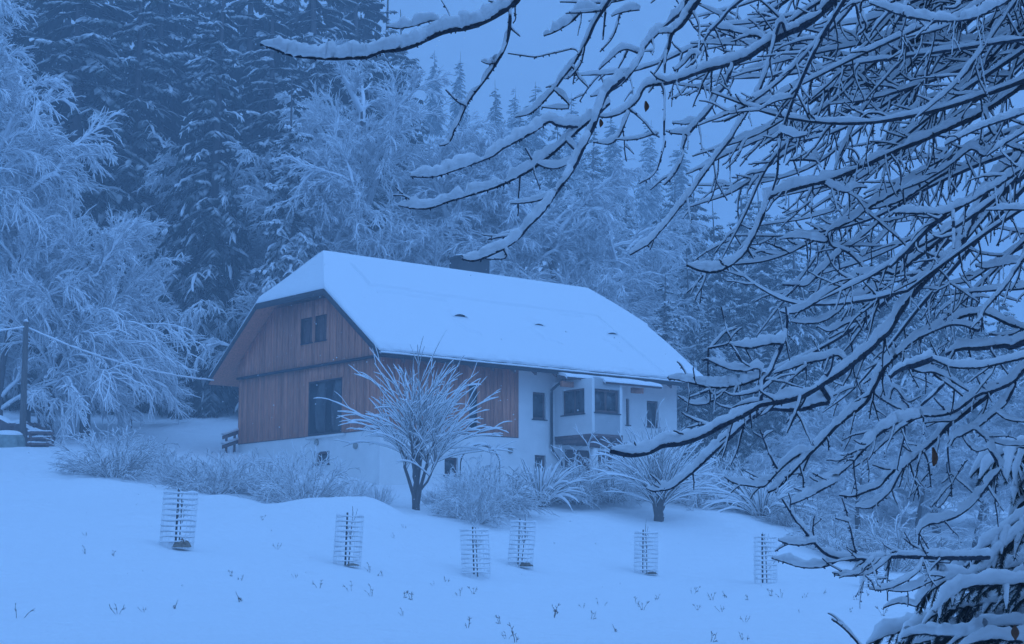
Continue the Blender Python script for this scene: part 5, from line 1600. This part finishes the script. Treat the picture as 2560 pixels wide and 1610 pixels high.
def spruce_bough(P, hs, w0, side_n, snow_f, nl=0.022):
    """one bough of the young spruce with drooping needled side twigs"""
    K = len(P); pxm = FPX / 8.2
    wd = Wood(); nd = MB()
    R = np.linspace(w0, 4, K) / 2 / pxm
    wd.limb(P, R, snow_profile(P, hs / pxm, yr, 0.3), 6, 9, 0.8); needles_on(nd, P, yr, 1300, nl)
    for _ in range(side_n):
        u = yr.uniform(0.12, 0.98); i = int(u * (K - 2)); t = P[i + 1] - P[i]; t /= np.linalg.norm(t)
        side = np.cross(t, (0, 0, 1.0)) * yr.choice([-1, 1]); side /= np.linalg.norm(side) + 1e-9
        L = yr.uniform(60, 190) * (1.1 - 0.6 * u) / pxm
        Q = grow(P[i][None], (t * 0.8 + side * yr.uniform(0.3, 1.0) + np.array([0, 0, -0.45]))[None], [L], 9, 1.3, 0.12, yr)[0]; q = np.linspace(2.2, 1.5, 9) / pxm
        wd.limb(Q, q, snow_profile(Q, hs * yr.uniform(0.4, 1.0) / pxm, yr, 0) if yr.uniform() < snow_f else None, 5, 7, 0.75); needles_on(nd, Q, yr, 1300, nl)
    wd.b.V = [q - sp_foot for q in wd.b.V]; wd.s.V = [q - sp_foot for q in wd.s.V]; nd.V = [q - sp_foot for q in nd.V]
    o = wd.b.build('bough', M['bark'], yspr, True)
    if wd.s.n: wd.s.build('snow_cover', M['branch_snow'], o, True)
    nd.build('needles', M['needles'], o, False)
for k in range(58):
    u = (k + 0.5) / 58
    z = 0.25 + 2.15 * u
    a = yr.uniform(1.7, 4.9) if k % 4 else yr.uniform(0, 6.28)
    L = 1.45 * (1 - u) ** 0.8 + 0.28
    P = grow((sp_foot + (0, 0, z))[None], np.array([[math.cos(a), 0.75 * math.sin(a), 0.15]]), [L * yr.uniform(0.8, 1.05)], 22, 1.15, 0.1, yr, 0.35)[0]
    P[:, 2] = np.maximum(P[:, 2], ground_arr(P[:, 0], P[:, 1]) + 0.08)
    spruce_bough(P, yr.uniform(14, 44), 9, int(20 + 18 * L), 0.36)
leafp = at(2537, 1562, 7.5)
lm = MB(); us = np.linspace(0, 1, 9)
pv = np.array([[(0.018 * math.sin(math.pi * max(0.06, min(0.95, u))) * math.cos(a), 0.018 * math.sin(math.pi * max(0.06, min(0.95, u))) * math.sin(a), -0.065 * u) for a in np.linspace(0, 2 * np.pi, 8, endpoint=False)] for u in us])
lm.add(pv.reshape(-1, 3) + leafp - sp_foot, ring_faces(1, 9, 8)); lm.build('cone', M['leaf'], yspr, True)

# ------------------------------------------------------------------ tree guards with saplings in the field
def guard(px, py, hpx, D, lean, dirt, label, slabel, seed, wpx):
    r = np.random.default_rng(seed)
    p = at(px, py, D); p[2] = ground(p[0], p[1])
    h = hpx * D / FPX; rad = wpx * D / FPX / 2
    root = empty('tree_guard', p); tag(root, label, 'tree guard', 'wire tree guards in the field')
    th = np.linspace(0, 2 * np.pi, 25)
    slope = lambda x, y: ground(p[0] + x, p[1] + y) - p[2]
    nR = 10
    for k in range(nR):
        z = 0.10 + (h - 0.12) * k / (nR - 1)
        ox, oy = lean[0] * z, lean[1] * z
        P = np.stack([ox + rad * np.cos(th), oy + rad * np.sin(th), z + 0.012 * np.sin(3 * th + k) + (0.25 * rad * np.cos(th) * lean[0] * -1)], 1)
        P[-1] = P[0]
        v, f = tubes(P[None], np.full((1, 25), 0.005), 4)
        o = link_mesh('ring_wire', v, f, M['wire'], root)
        H = 0.055 * r.uniform(0.35, 1.2, 25); H[-1] = H[0]
        v, f = snow_tubes(P[None], np.full((1, 25), 0.006), H[None], 6, 0.5)
        link_mesh('snow_cover', v, f, M['snow'], o)
    for k in range(20):
        a = 2 * np.pi * (k + r.uniform(-0.25, 0.25)) / 20
        b = np.array([rad * math.cos(a), rad * math.sin(a), -0.05])
        P = np.stack([b, b + (lean[0] * h, lean[1] * h, h + 0.05)])
        v, f = tubes(resample(P, 5)[None], np.full((1, 5), 0.006), 4)
        link_mesh('upright_wire', v, f, M['frost'], root)
    mb = MB(); mb.box(-0.022, 0.022, rad - 0.02, rad + 0.024, -0.3, h + 0.10); so_ = mb.build('stake', M['stake'], root)
    so_.location = (-0.18 * rad, -0.4 * rad, 0); so_.rotation_euler = (0, lean[0] * 0.6, 0)
    if dirt:
        nn = 26; V = []
        a = np.linspace(0, 2 * np.pi, nn, endpoint=False)
        for q, z in ((1.0, -0.1), (0.85, 0.35), (0.6, 0.7), (0.35, 0.9), (0.1, 1.0)):
            V += [(0.45 * rad + 0.55 * rad * q * math.cos(t) * r.uniform(0.8, 1.2), -0.75 * rad + 0.4 * rad * q * math.sin(t) * r.uniform(0.8, 1.2), 0.12 * dirt * z * r.uniform(0.6, 1.4)) for t in a]
        link_mesh('soil_mound', np.array(V), [ring_faces(1, 5, nn), np.array([range(4 * nn, 5 * nn)])], M['soil'], root)
    sap = empty('sapling', p + (0.02, 0.02, 0)); tag(sap, slabel, 'young tree', 'saplings inside the tree guards')
    st = grow(np.array([[0.05 * rad, 0, -0.1]]), np.array([[lean[0], lean[1], 1.0]]), [h * 1.15], 9, 0, 0.08, r)
    v, f = tubes(st, taper(1, 9, 0.018, 0.007), 5); link_mesh('stem', v, f, M['stake'], sap)
    pp_, t, u, _ = pick(st, 12, 0.25, 1, r); d = rot_rand(t, r.uniform(0.3, 0.7, 12), r)
    tw = grow(pp_, d, h * r.uniform(0.15, 0.35, 12), 5, -0.3, 0.15, r)
    v, f = tubes(tw, taper(12, 5, 0.008, 0.005), 3); link_mesh('twigs', v, f, M['stake'], sap)
    v, f = snow_tubes(tw, np.full((12, 5), 0.006), 0.02 * r.uniform(0, 1, (12, 5)), 5, 0.5); link_mesh('snow_cover', v, f, M['snow'], sap)
GD = [(441, 1367, 133, 42.4, (0.06, 0), 1.3, 'largest tree guard, leftmost in the field, with bare soil at its foot', 'sapling inside the leftmost tree guard', 84),
      (867, 1420, 122, 46, (0.05, 0), 0.4, 'second tree guard from the left, below the snow bank crest', 'sapling inside the second tree guard from the left', 68),
      (1191, 1441, 114, 49, (-0.05, 0), 0.0, 'tree guard below the dense grey shrub, lowest of the middle pair', 'sapling inside the lower guard of the middle pair', 70),
      (1300, 1416, 109, 51.5, (0.08, 0), 0.8, 'tree guard with dark soil at its foot, upper right of the middle pair', 'sapling inside the upper guard of the middle pair', 62),
      (1614, 1437, 101, 54, (0.03, 0), 0.5, 'tree guard below the low many-stemmed tree', 'sapling inside the guard below the many-stemmed tree', 58),
      (1914, 1460, 112, 51, (0.02, 0), 0.0, 'tree guard left of the tip of the horizontal larch branch', 'sapling inside the guard by the larch branch tip', 56),
      (2180, 1462, 60, 52, (0.0, 0), 0.0, 'short tree guard half hidden behind the lower larch twigs', 'sapling inside the half hidden guard', 58)]
for k, g in enumerate(GD):
    guard(*g[:8], 300 + k, g[8])

# ------------------------------------------------------------------ utility pole, wire, wood stack, railing
pb = at(56, 1110, 74); pb[2] = ground(pb[0], pb[1]) - 0.3
pt_ = at(65, 806, 74)
pole = empty('utility_pole', pb); tag(pole, 'weathered grey wooden pole carrying the snowy wire at the left', 'pole')
Pp = resample(np.array([pb, pb * 0.5 + pt_ * 0.5, pt_]), 10) - pb
v, f = tubes(Pp[None], taper(1, 10, 0.155, 0.115), 10)
link_mesh('shaft', v, [f, np.array([list(range(90, 100))])], M['pole'], pole)
cap_p = np.array([Pp[-1] + (-0.09, 0, 0), Pp[-1] + (-0.03, 0, 0.02), Pp[-1] + (0.03, 0, 0.02), Pp[-1] + (0.09, 0, 0)])
v, f = snow_tubes(cap_p[None], np.full((1, 4), 0.03), np.array([[0.03, 0.11, 0.11, 0.03]]), 8, 1.0); link_mesh('snow_cap', v, f, M['snow'], pole)
def wire(a, b, sag, label):
    t = np.linspace(0, 1, 60)[:, None]
    P = a + (b - a) * t; P[:, 2] -= sag * 4 * (t[:, 0] * (1 - t[:, 0]))
    root = empty('overhead_wire', a); tag(root, label, 'wire')
    v, f = tubes((P - a)[None], np.full((1, 60), 0.012), 5); link_mesh('cable', v, f, M['wire'], root)
    v, f = snow_tubes((P - a)[None], np.full((1, 60), 0.012), 0.075 * rng.uniform(0.7, 1.2, (1, 60)), 6, 0.5); link_mesh('snow_cover', v, f, M['snow'], root)
wend = HC + HU * (-OG + 0.05) + HV * (W_ + OE - 0.4) + np.array([0, 0, HE - 0.1])
wire(at(65, 818, 74), wend, 0.4, 'snow coated wire sagging from the pole down to the house eaves')
wire(at(65, 818, 74), at(-330, 816, 68), 0.3, 'snow coated wire leaving the pole towards the left edge')

ws = at(60, 1113, 74.6); ws[2] = ground(ws[0], ws[1])
stack = empty('wood_stack', ws); tag(stack, 'stack of split firewood under a sagging brown sheet behind the pole', 'wood stack')
r_ = np.random.default_rng(5)
for row in range(7):
    for k in range(13 - (row // 3)):
        x = -1.1 + k * 0.16 + 0.08 * (row % 2); z = 0.05 + row * 0.15
        rr = r_.uniform(0.065, 0.085)
        v, f = tubes(np.array([[(x, -0.3 + r_.uniform(-0.06, 0.06), z), (x, 0.0, z), (x, 0.45, z)]]), np.full((1, 3), rr), 8)
        link_mesh('log', v, [f, np.array([list(range(8))])], M['wood_dark'], stack)
def sheet(fn, nu, nv, name, mat, parent, thick=0.0):
    G = np.array([[fn(u, w) for w in np.linspace(0, 1, nv)] for u in np.linspace(0, 1, nu)])
    i, j = np.meshgrid(np.arange(nv - 1), np.arange(nu - 1)); b_ = (j * nv + i).ravel()
    return link_mesh(name, G.reshape(-1, 3), np.stack([b_, b_ + nv, b_ + nv + 1, b_ + 1], 1), mat, parent)
def drape(u, w, lift=0.0):
    x = -1.3 + 2.45 * u
    hgt = 0.92 + 0.22 * math.sin(1.2 + 4.2 * u) + 0.09 * math.sin(13 * u + 1) - 0.35 * max(0, (u - 0.7) / 0.3) ** 1.5
    s = (w - 0.5) * 2
    if abs(s) < 0.45: return (x, s * 0.95 + 0.06, hgt + 0.06 + lift - 0.08 * abs(s))
    q = (abs(s) - 0.45) / 0.55
    return (x + 0.04 * math.sin(7 * u + 3 * q), math.copysign(0.45 + 0.06 * math.sin(14 * u), s) + 0.06, max(0.02, (hgt + 0.02) * (1 - q) + (0.10 + 0.08 * math.sin(8 * u)) * q) + lift)
sheet(lambda u, w: drape(u, w), 36, 22, 'cover_sheet', M['tarp_brown'], stack)
def sn_on(u, w):
    x, y, z = drape(u, 0.26 + 0.48 * w)
    e = min(u, 1 - u, w, 1 - w)
    return (x, y, z + 0.008 + 0.10 * min(1, e * 5) ** 0.6 + 0.05 * math.sin(11 * u) * math.sin(9 * w) * min(1, e * 6))
sheet(sn_on, 34, 12, 'snow_cover', M['snow'], stack)
def flap(u, w):
    x = 0.55 + 0.75 * u
    return (x, -0.42 - 0.05 * math.sin(5 * u + 3 * w), 0.80 - 0.25 * u - w * (0.42 * math.sin(math.pi * min(1, u * 1.0)) ** 0.8 + 0.03))
sheet(flap, 20, 10, 'snow_tongue', M['snow'], stack)
tp_ = at(18, 1118, 73.4); tp_[2] = ground(tp_[0], tp_[1])
tarp = empty('covered_heap', tp_); tag(tarp, 'heap under a pale green tarp at the left edge beside the pole', 'tarp')
def tfn(u, w, l=0.0):
    a = u * 2 * np.pi
    q = w
    rr = 0.58 * (1 - (1 - q) ** 2) ** 0.5 * (1 + 0.12 * math.sin(3 * a + 0.5)) * (1 + 0.10 * math.sin(5 * a) * q + 0.06 * math.sin(9 * a + 1) * q)
    return (rr * math.cos(a) * 1.15, rr * math.sin(a) * 0.7, max(0.0, (0.72 + 0.14 * math.cos(a - 2.0) * q) * (1 - q ** 2.2)) + l - 0.05)
sheet(lambda u, w: tfn(u, w), 48, 14, 'tarp_sheet', M['tarp_green'], tarp)
sheet(lambda u, w: tfn(u, w * 0.45, 0.03 + 0.05 * (1 - w)), 40, 9, 'snow_cover', M['snow'], tarp)
pl = at(103, 1112, 73.2); pl[2] = ground(pl[0], pl[1])
pal = empty('pallet_stack', pl); tag(pal, 'low stack of boards with snow on each layer right of the pole', 'boards')
for k in range(3):
    mb = MB(); mb.box(-0.55 + 0.05 * k, 0.5 - 0.02 * k, -0.3, 0.3, 0.05 + 0.24 * k, 0.13 + 0.24 * k); mb.build('board', M['wood_dark'], pal)
    P = np.stack([np.linspace(-0.52, 0.46, 12), np.full(12, -0.15), np.full(12, 0.13 + 0.24 * k)], 1)
    v, f = snow_tubes(P[None], np.full((1, 12), 0.01), np.full((1, 12), 0.09) * r_.uniform(0.8, 1.2, (1, 12)), 8, 1.5); link_mesh('snow_cover', v, f, M['snow'], pal)
for xx in (-0.4, 0.35):
    mb = MB(); mb.box(xx - 0.06, xx + 0.06, -0.28, 0.28, -0.1, 0.62); mb.build('block', M['wood_dark'], pal)

rl0 = at(557, 1135, 77.5); rl1 = at(600, 1118, 78.4)
rail = empty('railing', rl0); tag(rail, 'short snowy two-rail wooden railing at the left foot of the gable', 'railing')
for dz in (0.0, 0.42):
    a = at(556, 1118, 77.5) + (0, 0, dz + 0.02); b = at(602, 1102, 78.6) + (0, 0, dz + 0.02)
    P = resample(np.array([a, b]), 8)
    dv = (b - a) / np.linalg.norm(b - a); sd = np.array([-dv[1], dv[0], 0])
    V = [];
    for q in (a, b):
        for ss, zz in ((-0.03, -0.09), (0.03, -0.09), (0.03, 0.07), (-0.03, 0.07)):
            V.append(q + sd * ss + np.array([0, 0, zz]))
    link_mesh('rail', np.array(V) - rl0, np.array([(0, 1, 5, 4), (1, 2, 6, 5), (2, 3, 7, 6), (3, 0, 4, 7), (0, 3, 2, 1), (4, 5, 6, 7)]), M['wood_dark'], rail, False)
    v, f = snow_tubes((P + (0, 0, 0.07) - rl0)[None], np.full((1, 8), 0.02), np.full((1, 8), 0.11), 7, 0.7); link_mesh('snow_cover', v, f, M['snow'], rail)
for q in (0.15, 0.6):
    p0 = at(556, 1118, 77.5) * (1 - q) + at(602, 1102, 78.6) * q
    mb = MB(); mb.box(-0.05, 0.05, -0.05, 0.05, -1.1, 0.44); o = mb.build('post', M['wood_dark'], rail); o.location = p0 - rl0 + (0.03, 0.09, 0)

# ------------------------------------------------------------------ dry weeds poking through the snow
wr = np.random.default_rng(41)
weed_protos = []
for k in range(7):
    n_ = int(wr.integers(1, 5))
    d = np.stack([wr.normal(0, 0.35, n_), wr.normal(0, 0.2, n_), np.ones(n_)], 1)
    st = np.stack([wr.normal(0, 0.03, n_), wr.normal(0, 0.03, n_), np.full(n_, -0.05)], 1)
    l = grow(st, d, wr.uniform(0.14, 0.34, n_), 6, 0.5, 0.25, wr)
    mb = MB(); v, f = tubes(l, taper(n_, 6, 0.0055, 0.003), 4); mb.add(v, f)
    p_, t_, u_, _ = pick(l, 3, 0.4, 1.0, wr)
    b_ = grow(p_, rot_rand(t_, wr.uniform(0.4, 1.0, len(p_)), wr), np.full(len(p_), 0.06), 3, 0.2, 0.2, wr)
    v, f = tubes(b_, taper(len(p_), 3, 0.006, 0.004), 4); mb.add(v, f)
    o = mb.build('stalks', M['weed'], None, True); weed_protos.append(o.data); bpy.data.objects.remove(o)
WPX = [(297, 1535), (360, 1530), (436, 1523), (45, 1545), (215, 1340), (210, 1385), (285, 1390), (655, 1300), (690, 1372), (580, 1440), (602, 1450), (740, 1445), (794, 1470), (878, 1478), (924, 1490), (602, 1505), (920, 1430), (945, 1440),
       (1010, 1320), (982, 1345), (956, 1440), (1010, 1495), (1030, 1500), (1003, 1540), (1085, 1465), (1115, 1455), (1150, 1490), (1172, 1570), (1250, 1560), (1270, 1598), (1285, 1605), (1185, 1485), (1390, 1545), (1392, 1535), (1480, 1548), (1540, 1580), (1455, 1520), (1500, 1520),
       (1590, 1510), (1640, 1500), (1605, 1525), (1730, 1485), (1740, 1480), (1745, 1525), (1780, 1500), (1815, 1495), (1870, 1500), (1930, 1490), (1950, 1495), (2010, 1495), (2060, 1485), (2170, 1490), (2140, 1500), (1805, 1530), (1860, 1555), (2000, 1535), (2125, 1530), (1780, 1605), (1860, 1600), (2210, 1540)]
def ground_hit(px, py):
    r = ray(px, py); lo, hi = 15.0, 75.0
    for k in range(26):
        m = (lo + hi) / 2; p = EYE + r * (m / r[1])
        if p[2] > ground(p[0], p[1]): lo = m
        else: hi = m
    return EYE + r * (lo / r[1])
for k, (px, py) in enumerate(WPX):
    p = ground_hit(px, py)
    root = bpy.data.objects.new('weed', weed_protos[int(wr.integers(0, 7))]); C.link(root)
    root.location = (p[0], p[1], p[2] - 0.01); root.rotation_euler = (0, 0, wr.uniform(0, 6.28)); s_ = wr.uniform(0.45, 0.95); root.scale = (s_, s_, s_)
    tag(root, 'thin dry weed stalk poking out of the snowy field', 'weed', 'dry weeds in the snowy field')

for o in list(C):
    if o.parent and o.name.split('.')[0] in ('snow_cover', 'needles') and o.parent.name.split('.')[0] not in ('ring_wire', 'hoop', 'rail', 'pallet_stack', 'wood_stack', 'covered_heap', 'overhead_wire'):
        o['kind'] = 'stuff'

# ------------------------------------------------------------------ snowy air
fr_ = np.random.default_rng(2024)
NF = 9000
fy = 7 + 60 * fr_.uniform(0, 1, NF) ** 0.7
fpx = fr_.uniform(-150, 2710, NF); fpy = fr_.uniform(-150, 1500, NF)
FP = np.array([at(a, b, c) for a, b, c in zip(fpx, fpy, fy)])
FP = FP[FP[:, 2] > ground_arr(FP[:, 0], FP[:, 1]) + 0.3]
oct_ = np.array([(1, 0, 0), (-1, 0, 0), (0, 1, 0), (0, -1, 0), (0, 0, 1), (0, 0, -1)], float)
of_ = np.array([(0, 2, 4), (2, 1, 4), (1, 3, 4), (3, 0, 4), (2, 0, 5), (1, 2, 5), (3, 1, 5), (0, 3, 5)])
fs_ = fr_.uniform(0.0025, 0.0055, len(FP))
FV = FP[:, None] + oct_[None] * fs_[:, None, None]
FF = (np.arange(len(FP)) * 6)[:, None, None] + of_[None]
tag(link_mesh('falling_snow', FV.reshape(-1, 3), FF.reshape(-1, 3), M['snow']), 'snowflakes falling through the air', None, None, 'stuff')

hz = MB(); hz.box(-330, 330, -110, 420, -9, 66)
hazeo = hz.build('haze', None)
hazeo.data.materials.clear()
hm = bpy.data.materials.new('haze'); hm.use_nodes = True
hm.node_tree.nodes.clear()
ho = hm.node_tree.nodes.new('ShaderNodeOutputMaterial')
hv = hm.node_tree.nodes.new('ShaderNodeVolumePrincipled')
hv.inputs['Density'].default_value = 0.0031
hv.inputs['Density Attribute'].default_value = ''
hv.inputs['Color'].default_value = (0.72, 0.88, 1.0, 1)
hv.inputs['Anisotropy'].default_value = 0.0
hm.node_tree.links.new(hv.outputs[0], ho.inputs['Volume'])
hazeo.data.materials.append(hm)
tag(hazeo, 'falling snow and dusk mist filling the air', None, None, 'stuff')
